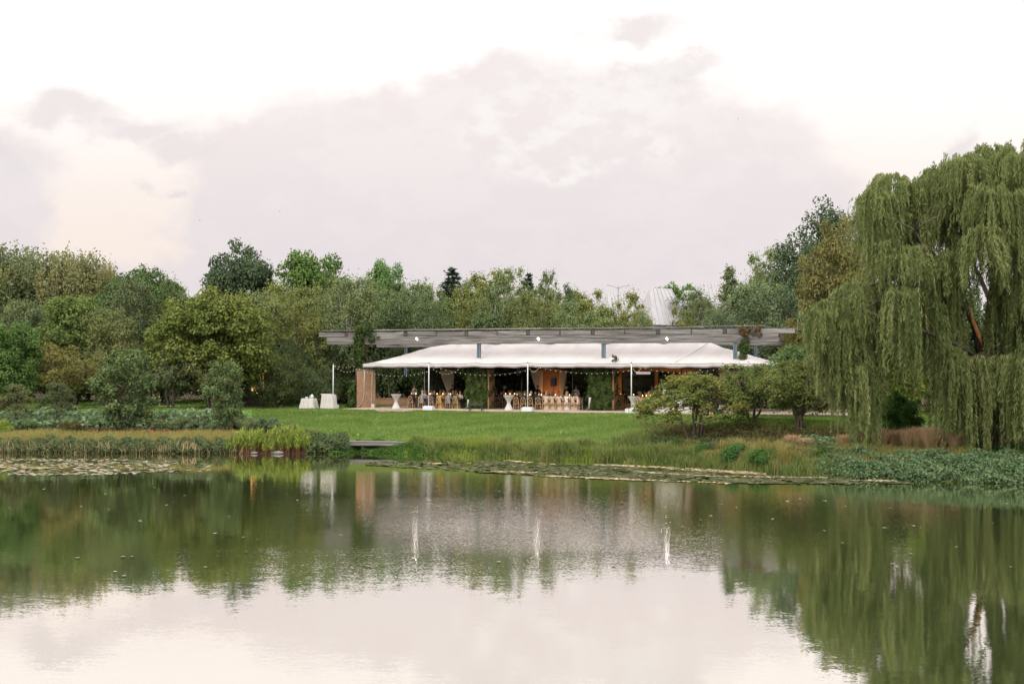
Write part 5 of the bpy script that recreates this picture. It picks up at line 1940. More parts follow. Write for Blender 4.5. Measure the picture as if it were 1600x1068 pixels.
# ------------------------------------------------------------------ the weeping willow
def willow():
    rng = G(77)
    Y0 = 66.5
    base = at(1562, 700, Y0)
    bx, by, bz = base.x, Y0, gz(base.x, Y0)
    e = empty('weeping_willow', (bx, by, bz), 0, 'huge weeping willow with hanging curtains at the water edge', 'willow')

    def q(px, py, dy=0.0):
        p = at(px, py, Y0 + dy)
        return Vector((p.x - bx, p.y - by, p.z - bz))
    mb = MB()
    trunk = [q(1566, 722), q(1564, 690), q(1558, 640), q(1546, 590), q(1530, 550)]
    mb.tube(trunk, [.62, .5, .43, .4, .36], 10)
    limbs = [
        ([q(1532, 552), q(1522, 505, -.4), (q(1500, 470, -.8)), q(1468, 442, -1.2), q(1425, 425, -1.5), q(1385, 420, -1.5)], .22),
        ([q(1538, 560), q(1545, 500, .5), q(1552, 440, .8), q(1546, 380, 1), q(1530, 320, 1)], .3),
        ([q(1545, 585), q(1580, 520, 1), q(1620, 450, 1.4), q(1650, 380, 1.6)], .28),
        ([q(1500, 470, -.8), q(1470, 420, .6), q(1440, 370, 1.5), q(1410, 330, 2)], .17),
        ([q(1546, 570), q(1500, 540, -2), q(1450, 520, -3.2), q(1400, 500, -4), q(1345, 485, -4)], .14),
        ([q(1425, 425, -1.5), q(1380, 440, -1.2), q(1330, 455, -1.5), q(1295, 472, -1.6)], .12),
        ([q(1552, 440, .8), q(1580, 380, -2), q(1600, 330, -3)], .16),
        ([q(1546, 570), q(1560, 500, 4), q(1530, 430, 6), q(1500, 380, 6.5)], .22),
        ([q(1468, 442, -1.2), q(1450, 400, -3), q(1430, 360, -4.5)], .12)]
    for pts, r in limbs:
        mb.tube(pts, [r * (1 - .75 * k / (len(pts) - 1)) for k in range(len(pts))], 7)
    # bare dead twigs inside the crown and by the trunk
    tw = [[q(1500, 558, -1.5), q(1530, 561, -1.6), (q(1548, 556, -1.2))], [q(1570, 580, -2), q(1585, 575, -2.5), q(1590, 600, -2.6), q(1588, 640, -2.6)],
          [q(1405, 410, -2), q(1440, 432, -2), q(1470, 440, -1.5)], [q(1395, 425, -2), q(1430, 428, -2)], [q(1410, 400, -1), q(1440, 385, -1), q(1455, 360, -1)]]
    for p in tw:
        mb.tube(p, [.02, .035, .03, .02][:len(p)], 5)
    for k in range(40):
        L0 = limbs[k % len(limbs)][0]
        j = int(rng.integers(1, len(L0)))
        a = Vector(L0[j])
        b = a + Vector((rng.normal() * .8, rng.normal() * .8, rng.uniform(.1, 1.0)))
        mb.tube(limb_path(a, b, rng, 4), [.05, .04, .032, .024, .012], 5)
    mb.build('trunk', M['bark'], e, True)
    MB().tube([q(1516, 480, -1.1), q(1520, 500, -1.0), q(1529, 522, -.75), q(1534, 540, -.55)], [.04, .1, .12, .05], 8).build('torn_wood', M['heartwood'], e, True)
    # lobes: px, py, radius px, how far down the strands hang (py), sprays
    lobes = [(1592, 262, 52, 350, 34), (1548, 258, 44, 345, 30), (1508, 274, 42, 355, 28), (1468, 292, 40, 370, 26), (1432, 310, 36, 385, 24),
             (1393, 296, 30, 375, 24), (1372, 318, 26, 400, 20), (1362, 350, 24, 430, 18), (1410, 352, 40, 430, 24), (1455, 345, 42, 425, 24),
             (1500, 335, 46, 420, 26), (1552, 325, 50, 430, 28), (1612, 315, 55, 440, 30), (1650, 280, 60, 420, 30), (1378, 398, 30, 470, 20), (1418, 405, 30, 480, 16),
             (1330, 462, 26, 560, 22), (1296, 484, 22, 580, 20), (1275, 496, 16, 570, 14), (1352, 488, 34, 600, 26), (1312, 516, 26, 640, 24),
             (1332, 548, 24, 690, 22), (1285, 530, 18, 610, 14), (1372, 462, 28, 560, 18), (1366, 530, 24, 640, 16), (1345, 590, 20, 700, 14),
             (1535, 385, 34, 470, 18), (1596, 385, 45, 500, 26), (1640, 400, 50, 560, 26), (1585, 455, 34, 580, 22), (1615, 500, 42, 690, 26),
             (1508, 575, 26, 705, 20), (1535, 590, 34, 712, 26), (1575, 590, 38, 714, 30), (1620, 570, 50, 712, 30), (1478, 555, 18, 690, 12),
             (1446, 430, 36, 560, 26), (1485, 420, 36, 540, 24), (1440, 480, 28, 570, 16), (1480, 490, 28, 590, 16), (1415, 470, 26, 590, 16),
             (1700, 350, 75, 540, 30), (1720, 460, 75, 660, 30), (1690, 550, 60, 712, 26), (1760, 430, 60, 690, 20)]
    curt = [(1376, 555, 650), (1386, 550, 640), (1356, 570, 690), (1360, 600, 705), (1422, 540, 620), (1432, 535, 640), (1450, 530, 660), (1458, 545, 670), (1465, 540, 690),
            (1478, 545, 705), (1488, 550, 700), (1497, 540, 690), (1406, 520, 590), (1413, 520, 610), (1399, 515, 600), (1441, 520, 600), (1336, 610, 708), (1328, 590, 690)]
    Ps, Ts, vs = [], [], []
    for px, py, rp, low_, n in lobes:
        dy = rng.uniform(-5.0, 5.0) if px > 1400 else rng.uniform(-4.0, 0.0)
        for rep in range(2):
            c = q(px, py, dy if rep == 0 else (dy + 3.2 if dy < 0 else dy - 3.2))
            r = rp * Y0 / F
            lowz = q(px, low_).z
            for k in range(int(n * (.72 if px < 1500 else .88))):
                # one spray: a bundle of strands arching out from the same twig and hanging together
                d = rng.normal(size=3)
                d /= np.linalg.norm(d)
                d[2] = abs(d[2]) * .9
                p0 = np.array(c) + d * r * np.array([1, 1, .85]) * rng.uniform(.6, 1.0)
                az = math.atan2(d[1], d[0]) + rng.normal() * .5
                out0 = rng.uniform(.25, .75)
                cv = .46 + .22 * rng.normal()
                zl = lowz + abs(rng.normal()) * (c.z - lowz) * .5
                for g in range(int(rng.integers(5, 13))):
                    p = p0 + rng.normal(size=3) * np.array([.1, .1, .08])
                    a1 = az + rng.normal() * .45
                    hd = np.array([math.cos(a1), math.sin(a1)])
                    out = out0 * rng.uniform(.5, 1.25)
                    ln = (p[2] - zl) * rng.uniform(.3, 1.15)
                    if ln < .6:
                        ln = rng.uniform(.6, 1.3)
                    m = int(np.clip(ln * 19, 14, 110))
                    s = (np.arange(m) + rng.random(m)) / m * ln
                    arc = out * (1 - np.exp(-s / .55)) + .04 * np.sin(s * 1.3 + rng.uniform(0, 6))
                    lift = .3 * np.exp(-((s - .3) / .28) ** 2)
                    P = np.stack([p[0] + hd[0] * arc + .03 * rng.normal(size=m), p[1] + hd[1] * arc + .03 * rng.normal(size=m), p[2] - s + lift], 1)
                    Ps.append(P)
                    Ts.append(np.stack([hd[0] * .4 + .36 * rng.normal(size=m), hd[1] * .4 + .36 * rng.normal(size=m), np.full(m, -1.2)], 1))
                    vs.append(cv + .1 * rng.normal() + .16 * rng.normal(size=m))
    for px, a, b in curt:
        for k in range(9):
            x = px + rng.normal() * 3.5
            dy = rng.uniform(-3.5, 2)
            p = np.array(q(x, a + rng.uniform(-30, 20), dy))
            zend = q(x, b - abs(rng.normal()) * 22, dy).z
            ln = p[2] - zend
            m = int(ln * 17)
            s = rng.random(m) * ln
            ph = rng.uniform(0, 6)
            P = np.stack([p[0] + .07 * np.sin(s * 1.2 + ph) + .05 * rng.normal(size=m), p[1] + .05 * rng.normal(size=m), p[2] - s], 1)
            Ps.append(P)
            Ts.append(np.stack([.5 * rng.normal(size=m), .5 * rng.normal(size=m), np.full(m, -1.1)], 1))
            vs.append(.55 + .12 * rng.normal() + .16 * rng.normal(size=m))
    P, T, v = np.concatenate(Ps), unit(np.concatenate(Ts)), np.concatenate(vs)
    N = rnd_dir(rng, len(P))
    N[:, 2] = np.abs(N[:, 2]) * .6
    N = unit(np.cross(T, N))
    V, Fq = leaf_quads(P, N, .27, .04, rng, T)
    link('crown', np_mesh('willow_crown', V, Fq, v), e, L['willow'])


willow()


# ------------------------------------------------------------------ bank planting, reeds, lily pads
def spot(px, d):
    px, d = np.asarray(px, float), np.asarray(d, float)
    X = (px - 800) / F * 75
    for _ in range(5):
        X = (px - 800) / F * (shore(X) + d)
    return X, shore(X) + d


def blades(name, n, pa, pb, da, db, h0, h1, wd, mat, seed, lean=.35, clump=0, dpow=1.0, edge=None, var0=.45, topk=0.0):
    """upright leaves or grass over a strip of bank; clump > 0 gathers them in tufts"""
    rng = G(seed)
    px = rng.uniform(pa, pb, n)
    d = da + (db - da) * rng.random(n) ** dpow
    tv = np.zeros(n)
    hk = np.ones(n)
    if clump:
        m = clump
        cpx, cd, ch = rng.uniform(pa, pb, m), rng.uniform(da, db, m), rng.uniform(.45, 1.3, m)
        k = rng.integers(0, m, n)
        px = cpx[k] + rng.normal(size=n) * 4.5
        d = cd[k] + rng.normal(size=n) * .22
        tv = .26 * np.sin(k * 12.9)
        hk = ch[k]
    if edge is not None:
        keep = rng.random(n) < np.interp(px, *edge)
        px, d, tv, hk = px[keep], d[keep], tv[keep], hk[keep]
        n = len(px)
    X, Y = spot(px, d)
    Z = hgt(X, Y)
    h = rng.uniform(h0, h1, n) * hk * (1 + .25 * np.sin(X * .9 + seed) * np.sin(X * .37))
    a = rng.uniform(0, 2 * math.pi, n)
    dx, dy = np.cos(a), np.sin(a)
    ln = lean * h * rng.random(n) * 1.4
    w = wd * rng.uniform(.7, 1.3, n) / 2
    b = a + math.pi / 2 + rng.normal(size=n) * .3
    wx, wy = np.cos(b) * w, np.sin(b) * w
    V = np.empty((n, 4, 3))
    V[:, 0] = np.stack([X, Y, Z - .03], 1)
    V[:, 1] = np.stack([X + dx * ln * .35 + wx, Y + dy * ln * .35 + wy, Z + h * .55], 1)
    V[:, 2] = np.stack([X + dx * ln, Y + dy * ln, Z + h * (1 - .12 * lean)], 1)
    V[:, 3] = np.stack([X + dx * ln * .35 - wx, Y + dy * ln * .35 - wy, Z + h * .55], 1)
    v = var0 + tv + .2 * rng.normal(size=n)
    o = link(name, np_mesh(name, V.reshape(-1, 3), np.arange(n * 4).reshape(n, 4), v), None, L[mat])
    return o


def leafy(name, n, pa, pb, da, db, h0, h1, sz, mat, seed, bump=1.4, dpow=1.0, edge=None):
    """low leafy ground cover: leaves spread through a lumpy layer above the soil"""
    rng = G(seed)
    px = rng.uniform(pa, pb, n)
    d = da + (db - da) * rng.random(n) ** dpow
    if edge is not None:
        keep = rng.random(n) < np.interp(px, *edge)
        px, d = px[keep], d[keep]
        n = len(px)
    X, Y = spot(px, d)
    lump = .55 + .45 * np.sin(X * bump * 2 + seed) * np.sin(Y * bump * 2.3) * np.cos(X * .8 * bump) + .25 * np.sin(X * 5.3 + Y * 3)
    Z = hgt(X, Y) + (h0 + (h1 - h0) * np.clip(lump, 0, 1.2)) * rng.random(n) ** .6
    P = np.stack([X + rng.normal(size=n) * .05, Y + rng.normal(size=n) * .05, Z], 1)
    N = unit(rng.normal(size=(n, 3)) * .7 + np.array([0, -.35, .8]))
    V, Fq = leaf_quads(P, N, sz, sz * .6, rng)
    v = .4 + .2 * np.sin(X * 1.9 + seed) * np.sin(Y * 2.7) + .22 * rng.normal(size=n)
    return link(name, np_mesh(name, V, Fq, v), None, L[mat])


def stuff(o, label, cat):
    tag(o, label, cat, None, 'stuff')


stuff(leafy('bank_herbs', 24000, -120, 372, -.25, 1.6, .2, .62, .16, 'reed_dark', 3, 1.2), 'dark leafy herbs hanging over the water on the left bank', 'bank plants')
stuff(blades('meadow_grass', 22000, -120, 400, 1.1, 4.2, .3, .62, .035, 'meadow', 4, .45), 'yellow brown meadow grass along the top of the left bank', 'meadow grass')
stuff(blades('bank_stems', 900, -120, 400, -.35, .4, .35, .8, .03, 'plume', 5, .5), 'dry tan stems at the water line of the left bank', 'dry stems')
stuff(leafy('hosta_bed', 13000, -100, 345, 6.6, 11.2, .3, .7, .3, 'hosta', 6, 2.4), 'pale and green hosta leaves carpeting the back of the left bed', 'hostas')
stuff(leafy('ground_cover', 9000, -100, 420, 4.2, 7.4, .08, .34, .13, 'sedum', 7, 1.8), 'low brown ground cover between the shrubs of the left bed', 'ground cover')
stuff(leafy('red_flowers', 3600, 128, 372, 3.6, 5.2, .15, .42, .1, 'red', 8, 2.2, 1.0, ([128, 160, 215, 250, 372], [.15, .25, .25, 1, 1])), 'dusty red flower carpet in front of the left shrubs', 'flowers')
stuff(leafy('bank_herbs', 9000, 480, 545, -.2, 2.6, .3, .75, .14, 'reed_dark', 9, 1.5), 'dark leafy herbs between the lime plants and the wooden ledge', 'bank plants')
stuff(leafy('water_herbs', 16000, 515, 690, -.6, 1.4, .14, .44, .12, 'bush', 10, 1.8), 'green leafy water herbs below the wooden ledge', 'bank plants')
stuff(blades('shore_reeds', 30000, 640, 1130, -.45, 1.9, .3, .82, .045, 'reed', 11, .6, 130), 'olive tufted reeds along the middle shore', 'reeds')
stuff(blades('shore_grass', 20000, 650, 1010, .5, 2.6, .3, .68, .04, 'fresh', 12, .4, 0, 1.0, ([650, 760, 840, 1010], [1, 1, .35, .5])), 'yellow green grass behind the middle reeds', 'grass')
stuff(blades('low_grass', 24000, 630, 1140, -.3, 3.0, .12, .36, .035, 'fresh', 41, .5), 'low grass filling the middle shore between the reeds', 'grass')
stuff(blades('iris_leaves', 2600, 955, 1010, 1.4, 4.2, .5, .9, .05, 'reed', 14, .35, 22), 'upright green iris leaves at the end of the lawn', 'iris leaves')
stuff(leafy('brown_ground_cover', 24000, 1000, 1420, 4.0, 10.6, .18, .5, .12, 'sedum', 15, 1.3, 1.0, ([1000, 1060, 1420], [.2, 1, 1])), 'brown ground cover under the crabapple trees', 'ground cover')
stuff(leafy('bank_herbs', 16000, 985, 1300, 1.2, 4.6, .3, .75, .13, 'reed_dark', 16, 1.2), 'mixed dark herbs on the right bank behind the reeds', 'bank plants')
stuff(blades('meadow_grass', 30000, 1215, 1520, 1.4, 5.2, .3, .68, .035, 'meadow', 17, .45), 'golden meadow grass on the right bank before the tan grass tufts', 'meadow grass')
stuff(blades('meadow_grass', 9000, 1050, 1230, .6, 3.2, .45, .85, .035, 'meadow', 18, .5, 40), 'golden grass tufts in front of the middle crabapple', 'meadow grass')
stuff(blades('shore_reeds', 8000, 1120, 1330, -.4, 1.0, .35, .7, .04, 'reed', 19, .5, 60), 'olive reeds in front of the rounded green bushes', 'reeds')
stuff(leafy('blue_ground_cover', 46000, 1270, 1800, -.5, 3.4, .25, .8, .15, 'blue', 20, 1.1, 1.0, ([1270, 1330, 1800], [.25, 1, 1])), 'blue green leafy carpet running down to the water below the willow', 'ground cover')
stuff(leafy('water_herbs', 6500, 1290, 1800, -.9, .1, .06, .26, .1, 'fresh', 21, 2.0), 'yellow green herbs at the water line below the willow', 'bank plants')
stuff(leafy('willow_bed', 12000, 1480, 1800, 3.0, 7.5, .1, .4, .13, 'bush', 22, 1.5), 'green ground cover at the foot of the willow', 'ground cover')
stuff(leafy('hosta_bed', 3000, 1255, 1345, 5.0, 7.4, .25, .55, .22, 'hosta', 23, 2.4), 'hosta leaves between the crabapple and the tan grass tufts', 'hostas')


def lawn_blades():
    rng = G(40)
    n1, n2 = 110000, 170000
    px = np.concatenate([rng.uniform(395, 1330, n1), rng.uniform(-150, 1700, n2)])
    d = np.concatenate([2.6 + 11.6 * rng.random(n1), 9 + 35 * rng.random(n2)])
    X, Y = spot(px, d)
    v_ = (X - PO[0]) * ps + (Y - PO[1]) * pc
    u_ = (X - PO[0]) * pc - (Y - PO[1]) * ps
    keep = (v_ < -0.12) | (u_ < upx(533, 0)) | (u_ > upx(1332, 0))
    keep &= d > np.interp(px, [395, 420, 500, 560, 980, 1130, 1330], [11, 9.5, 4.5, 2.7, 2.7, 9.6, 9.8])
    X, Y = X[keep], Y[keep]
    n = len(X)
    Z = hgt(X, Y)
    a = rng.uniform(0, 6.283, n)
    h = rng.uniform(.04, .11, n)
    w = .025
    V = np.empty((n, 4, 3))
    V[:, 0] = np.stack([X, Y, Z - .02], 1)
    V[:, 1] = np.stack([X + np.cos(a) * w, Y + np.sin(a) * w, Z + h * .5], 1)
    V[:, 2] = np.stack([X + np.sin(a) * h * .4, Y + np.cos(a) * h * .4, Z + h], 1)
    V[:, 3] = np.stack([X - np.cos(a) * w, Y - np.sin(a) * w, Z + h * .5], 1)
    tone = .42 + .22 * np.sin(Y * 2.1 + .5 * np.sin(X * .7)) * np.sin(X * .31 + Y * .5)
    o = link('lawn_grass', np_mesh('lawn_grass', V.reshape(-1, 3), np.arange(n * 4).reshape(n, 4), tone + .22 * rng.normal(size=n)), None, L['lawn'])
    stuff(o, 'short green lawn grass sloping down from the patio', 'grass')


L['lawn'] = leafmat('lawn_blades', (0.068, 0.125, 0.032), (0.16, 0.225, 0.07), trans=.4, lift=False)
lawn_blades()


def pads(name, regions, mats, seed, size, label):
    rng = G(seed)
    Vs, Fs, vs = [], [], []
    k6 = np.arange(8) * 2 * math.pi / 8
    tot = 0
    for px0, px1, y0a, y1a, y0b, y1b, n, bright in regions:
        px = rng.uniform(px0, px1, n)
        f = (px - px0) / (px1 - px0)
        py = y0a + (y0b - y0a) * f + ((y1a + (y1b - y1a) * f) - (y0a + (y0b - y0a) * f)) * rng.random(n)
        hor = 590 + .004 * (px - 800)
        Y = CAMZ * F / (py - hor)
        X = (px - 800) / F * Y
        keep = (Y < shore(X) - .15) & (rng.random(n) < .25 + 1.1 * np.clip(np.sin(X * 1.1 + 2) * np.sin(X * .43 + Y * .9) + .45 + .4 * np.sin(X * 3.3), 0, 1))
        X, Y = X[keep], Y[keep]
        n = len(X)
        r = size * rng.uniform(.5, 1.35, n)
        a0 = rng.uniform(0, 6.28, n)
        tx, ty = rng.normal(size=n) * .05, rng.normal(size=n) * .05
        ang = a0[:, None] + k6[None]
        rr = r[:, None] * np.where(np.arange(8)[None] == 0, .25, 1.0)
        ox, oy = np.cos(ang) * rr, np.sin(ang) * rr
        z = .02 + .012 * rng.random(n)[:, None] + np.maximum(ox * tx[:, None] + oy * ty[:, None], -.012)
        Vs.append(np.stack([X[:, None] + ox, Y[:, None] + oy, z], 2).reshape(-1, 3))
        Fs.append(np.arange(n * 8).reshape(n, 8) + tot)
        tot += n * 8
        vs.append(bright + .22 * rng.normal(size=n))
    o = link(name, np_mesh(name, np.concatenate(Vs), np.concatenate(Fs), np.concatenate(vs)), None, L[mats])
    stuff(o, label, 'lily pads')


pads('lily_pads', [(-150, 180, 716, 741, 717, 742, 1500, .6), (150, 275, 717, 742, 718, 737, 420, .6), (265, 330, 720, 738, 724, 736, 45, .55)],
     'pad_sky_sheen', 50, .13, 'pale floating lily pads by the left bank')
pads('lily_pads', [(575, 740, 720, 726, 720, 736, 900, .35), (740, 960, 719, 737, 727, 748, 2600, .35), (950, 1180, 727, 747, 741, 755, 2600, .32),
                   (1170, 1330, 741, 755, 748, 756, 1300, .32), (1320, 1420, 749, 756, 752, 755, 220, .4)],
     'pad', 51, .14, 'olive and brown lily pads floating in a long band off the right shore')
pads('sky_streaks', [(770, 840, 735.5, 737, 737, 738.5, 170, .7), (838, 910, 742, 743.2, 744.5, 746, 200, .7), (905, 1000, 744.5, 746, 748.5, 750, 220, .7), (995, 1110, 736, 737.5, 743, 744.5, 330, .7),  # streaks of reflected sky on the water, drawn as pale flat discs
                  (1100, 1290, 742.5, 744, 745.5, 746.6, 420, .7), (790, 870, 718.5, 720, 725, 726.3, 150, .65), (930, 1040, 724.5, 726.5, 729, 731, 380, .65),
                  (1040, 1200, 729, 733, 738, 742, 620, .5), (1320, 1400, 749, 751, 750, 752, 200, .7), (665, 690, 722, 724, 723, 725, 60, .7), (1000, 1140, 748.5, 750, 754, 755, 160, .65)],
     'pad_sky_sheen', 52, .1, 'pale painted strips of sky reflection among the olive lily pads')
pads('floating_leaves', [(0, 1600, 760, 800, 760, 800, 90, .6), (0, 1600, 800, 900, 800, 900, 70, .5), (300, 560, 716, 735, 716, 735, 30, .6)], 'pad_sky_sheen', 53, .06,
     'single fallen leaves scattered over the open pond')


# lime green water plants on red stalks
def lime_plant():
    rng = G(60)
    e = empty('water_plant', (0, 0, 0), 0, 'x', 'plant', 'lime plants at the water edge')
    mb = MB()
    P, T = [], []
    for k in range(34):
        a = rng.uniform(0, 6.28)
        r = .36 * math.sqrt(rng.random())
        x, y = math.cos(a) * r, math.sin(a) * r
        h = rng.uniform(.6, 1.4)
        tip = Vector((x * 1.9 + rng.normal() * .05, y * 1.9, h))
        mb.tube([(x, y, -.25), (x * 1.2, y * 1.2, h * .45), tip], [.014, .012, .006], 4)
        for j in range(10):
            f = rng.uniform(.35, 1.08)
            P.append((x + (tip.x - x) * f + rng.normal() * .05, y + (tip.y - y) * f + rng.normal() * .05, h * f))
            T.append((rng.normal() * .5, rng.normal() * .5, 1.0))
    P, T = np.array(P), np.array(T)
    V, Fq = leaf_quads(P, unit(np.cross(T, rng.normal(size=T.shape))), .3, .06, rng, unit(T))
    link('leaves', np_mesh('lime_leaves', V, Fq, .5 + .22 * rng.normal(size=len(P))), e, L['lime'])
    me = mb.mesh('lime_stalks')
    link('stalks', me, e, M['stalk'])
    return e


M['stalk'] = simple('red_brown_stalk', (.14, .05, .025), (.08, .03, .018))
lp = lime_plant()
for k, (px, d, s, lab) in enumerate(((367, .1, .7, 'small lime plant at the outer end of the water edge row'), (381, .3, .88, 'lime plant second from the outer end of the row'),
                                    (395, .1, 1.12, 'tall lime plant above the warm water reflection'), (406, .4, .92, 'lime plant left of the shore stone'),
                                    (420, .0, .68, 'lime plant directly behind the shore stone'), (436, .5, 1.0, 'lime plant right behind the stone, leaning out'),
                                    (447, .1, .78, 'lime plant in the right half of the row'), (457, .4, 1.12, 'lime plant third from the ledge end'),
                                    (468, .1, .98, 'tall lime plant second from the ledge end'), (480, .3, .66, 'last lime plant of the row, nearest the wooden ledge'))):
    o = lp if k == 0 else copy_tree(lp)
    X, Y = spot(px, d)
    o.location = (float(X), float(Y), gz(X, Y) + .02)
    o.rotation_euler = (0, 0, k * 1.7)
    o.scale = (s * 1.1, s * 1.1, s)
    o['label'] = lab


def shrub_at(key, px, d, w, h, label, cat='shrub', group=None, name='shrub', mat=None):
    X, Y = spot(px, d)
    cm, tm, mw, mh = MODELS[key]
    z = gz(X, Y)
    o = empty(name, (float(X), float(Y), z - .05), px * .7, label, cat, group)
    o.scale = (w / mw, w / mw, h / mh)
    for nm, me in (('trunk', tm), ('crown', cm)):
        q = bpy.data.objects.new(nm, me)
        COL.objects.link(q)
        q.parent = o
        if mat and nm == 'crown':
            q.material_slots[0].link = 'OBJECT'
            q.material_slots[0].material = mat
    return o


SH = 'silvery shrubs of the left bed'
for px, d, w, h, lab in ((268, 8.4, 1.9, .95, 'silvery rounded shrub under the big bluish shrub tree, right side'), (252, 6.6, 1.5, .8, 'small silvery shrub nearest the big bluish shrub tree'),
                         (287, 6.2, 1.9, 1.1, 'silvery shrub in front of the red flower carpet, left one'), (312, 7.6, 2.0, 1.0, 'silvery shrub left of the smaller bluish tree'),
                         (330, 6.0, 1.8, .95, 'silvery shrub before the smaller bluish tree trunk'), (372, 7.2, 2.2, 1.05, 'silvery shrub right of the smaller bluish tree'),
                         (396, 6.2, 2.2, 1.0, 'blue grey shrub mound above the lime plants, left one'), (420, 6.8, 2.2, .95, 'blue grey shrub mound above the lime plants, middle one'),
                         (444, 5.6, 2.1, .85, 'blue grey shrub mound nearest the lawn')):
    shrub_at('shrub', px, d, w, h, lab, 'shrub', SH)
shrub_at('shrub', 462, 4.0, 2.2, .75, 'rusty brown shrub between the lime plants and the lawn', 'shrub', None, 'shrub', L['sedum'])
shrub_at('shrub', 478, 3.4, 1.6, .6, 'rusty brown low shrub nearest the wooden ledge', 'shrub', None, 'shrub', L['sedum'])
shrub_at('shrub', 112, 5.6, 1.6, .9, 'rusty shrub under the bronze sapling', 'shrub', None, 'shrub', L['sedum'])
shrub_at('bush', 50, 5.8, 1.8, 1.0, 'green low shrub left of the bronze sapling trunk', 'shrub', None, 'shrub', L['glossy'])
shrub_at('bush', 4, 4.6, 1.8, 1.2, 'yellow green shrub at the left edge above the bank', 'shrub', None, 'shrub', L['fresh'])
shrub_at('bush', 1148, .9, 1.7, 1.15, 'rounded dark green bush at the shore, left of its twin', 'bush', None, 'bush')
shrub_at('bush', 1196, .8, 1.9, 1.0, 'rounded dark green bush at the shore, right of its twin', 'bush', None, 'bush')
shrub_at('bush', 1283, 1.8, 1.3, .95, 'dark green bush between golden grass and blue green carpet', 'bush', None, 'bush')
shrub_at('bush', 1098, 1.4, 1.0, .9, 'small green bush among the reeds below the leaning crabapple', 'bush', None, 'bush')
shrub_at('bush', 1062, 2.0, 1.1, 1.0, 'small green bush among the reeds left of the leaning crabapple', 'bush', None, 'bush')


def fountain_grass():
    rng = G(70)
    e = empty('ornamental_grass', (0, 0, 0), 0, 'x', 'grass tuft', 'tan ornamental grasses under the willow')

    def tuft(n, h0, h1, sp, wd):
        a = rng.uniform(0, 6.283, n)
        r = .22 * np.sqrt(rng.random(n))
        h = rng.uniform(h0, h1, n)
        o = sp * h * rng.random(n)
        b = a + 1.57 + rng.normal(size=n) * .4
        V = np.empty((n, 4, 3))
        x, y, dx, dy = np.cos(a) * r, np.sin(a) * r, np.cos(a), np.sin(a)
        V[:, 0] = np.stack([x, y, np.zeros(n)], 1)
        V[:, 1] = np.stack([x + dx * o * .45 + np.cos(b) * wd, y + dy * o * .45 + np.sin(b) * wd, h * .68], 1)
        V[:, 2] = np.stack([x + dx * o, y + dy * o, h], 1)
        V[:, 3] = np.stack([x + dx * o * .45 - np.cos(b) * wd, y + dy * o * .45 - np.sin(b) * wd, h * .68], 1)
        return V.reshape(-1, 3), np.arange(n * 4).reshape(n, 4), .5 + .22 * rng.normal(size=n)
    V, Fq, v = tuft(700, .3, .75, .6, .012)
    link('blades', np_mesh('tuft_blades', V, Fq, v), e, L['meadow'])
    V, Fq, v = tuft(900, .7, 1.3, .55, .02)
    link('plumes', np_mesh('tuft_plumes', V, Fq, v), e, L['plume'])
    return e


fg = fountain_grass()
for k, (px, d, s, lab) in enumerate(((1352, 6.4, .9, 'tan grass tuft nearest the lowest willow strands'), (1318, 6.0, .7, 'small tan grass tuft beside the hosta leaves'),
                                    (1372, 6.0, 1.05, 'tan grass tuft left of the dark evergreen shrub'), (1396, 6.3, .85, 'tan grass tuft in front of the dark evergreen shrub'),
                                    (1416, 5.9, 1.0, 'tan grass tuft right below the dark evergreen shrub'), (1434, 6.2, 1.05, 'tan grass tuft right of the dark evergreen shrub'),
                                    (1452, 6.0, 1.1, 'tallest tan grass tuft before the willow curtain'), (1472, 6.3, .9, 'tan grass tuft partly behind the willow curtain'),
                                    (1492, 6.0, .85, 'tan grass tuft next to the willow trunk side'), (1238, 5.0, .75, 'tan grass tuft in front of the forked crabapple'),
                                    (1256, 4.6, .7, 'pale tan grass tuft above the blue green carpet end'))):
    o = fg if k == 0 else copy_tree(fg)
    X, Y = spot(px, d)
    o.location = (float(X), float(Y), gz(X, Y) - .02)
    o.rotation_euler = (0, 0, k * 2.1)
    o.scale = (s * 1.15, s * 1.15, s)
    o['label'] = lab


# ------------------------------------------------------------------ ledge, stones, far buildings, lamp, birds
def ledge():
    X0, Y0 = spot(528, 1.7)
    X1, Y1 = spot(643, 1.7)
    a, b = Vector((float(X0), float(Y0), 0)), Vector((float(X1), float(Y1), 0))
    ang = math.atan2(b.y - a.y, b.x - a.x)
    w = (b - a).length
    m = (a + b) / 2
    top = at(585, 689.0, m.y).z
    e = empty('wooden_ledge', (m.x, m.y, top), ang, 'grey timber fishing ledge on posts at the lawn foot', 'deck')
    for k in range(3):
        MB().box((0, -.28 + k * .25, -.03), (w, .235, .06)).build('plank', M['timber'], e, bevel=.008)
    MB().box((0, -.37, -.15), (w - .04, .06, .24)).build('fascia', M['timber'], e, bevel=.01)
    for k in range(4):
        x = -w / 2 + .3 + (w - .6) * k / 3
        MB().box((x, -.2, -.5), (.12, .12, .85)).build('post', M['timber_dark'], e)


ledge()


def stone(px, d, r, label, seed):
    rng = G(seed)
    mb = MB().ball((0, 0, 0), r, 14, 9)
    k = [rng.uniform(0, 6) for _ in range(4)]
    mb.v = [(x * (1 + .14 * math.sin(5 * y / r[1] + k[0])), y * (1 + .12 * math.sin(4 * z / r[2] + k[1])), z * (1 + .15 * math.sin(3 * x / r[0] + k[2]))) for x, y, z in mb.v]
    o = mb.build('stone', M['rock'], smooth=True)
    X, Y = spot(px, d)
    o.location = (float(X), float(Y), .06)
    tag(o, label, 'stone')


stone(435, -.45, (.4, .2, .11), 'pale flat shore stone in front of the lime plants', 1)
stone(399, -.4, (.2, .15, .09), 'small shore stone among the red stalks of lime plants', 2)


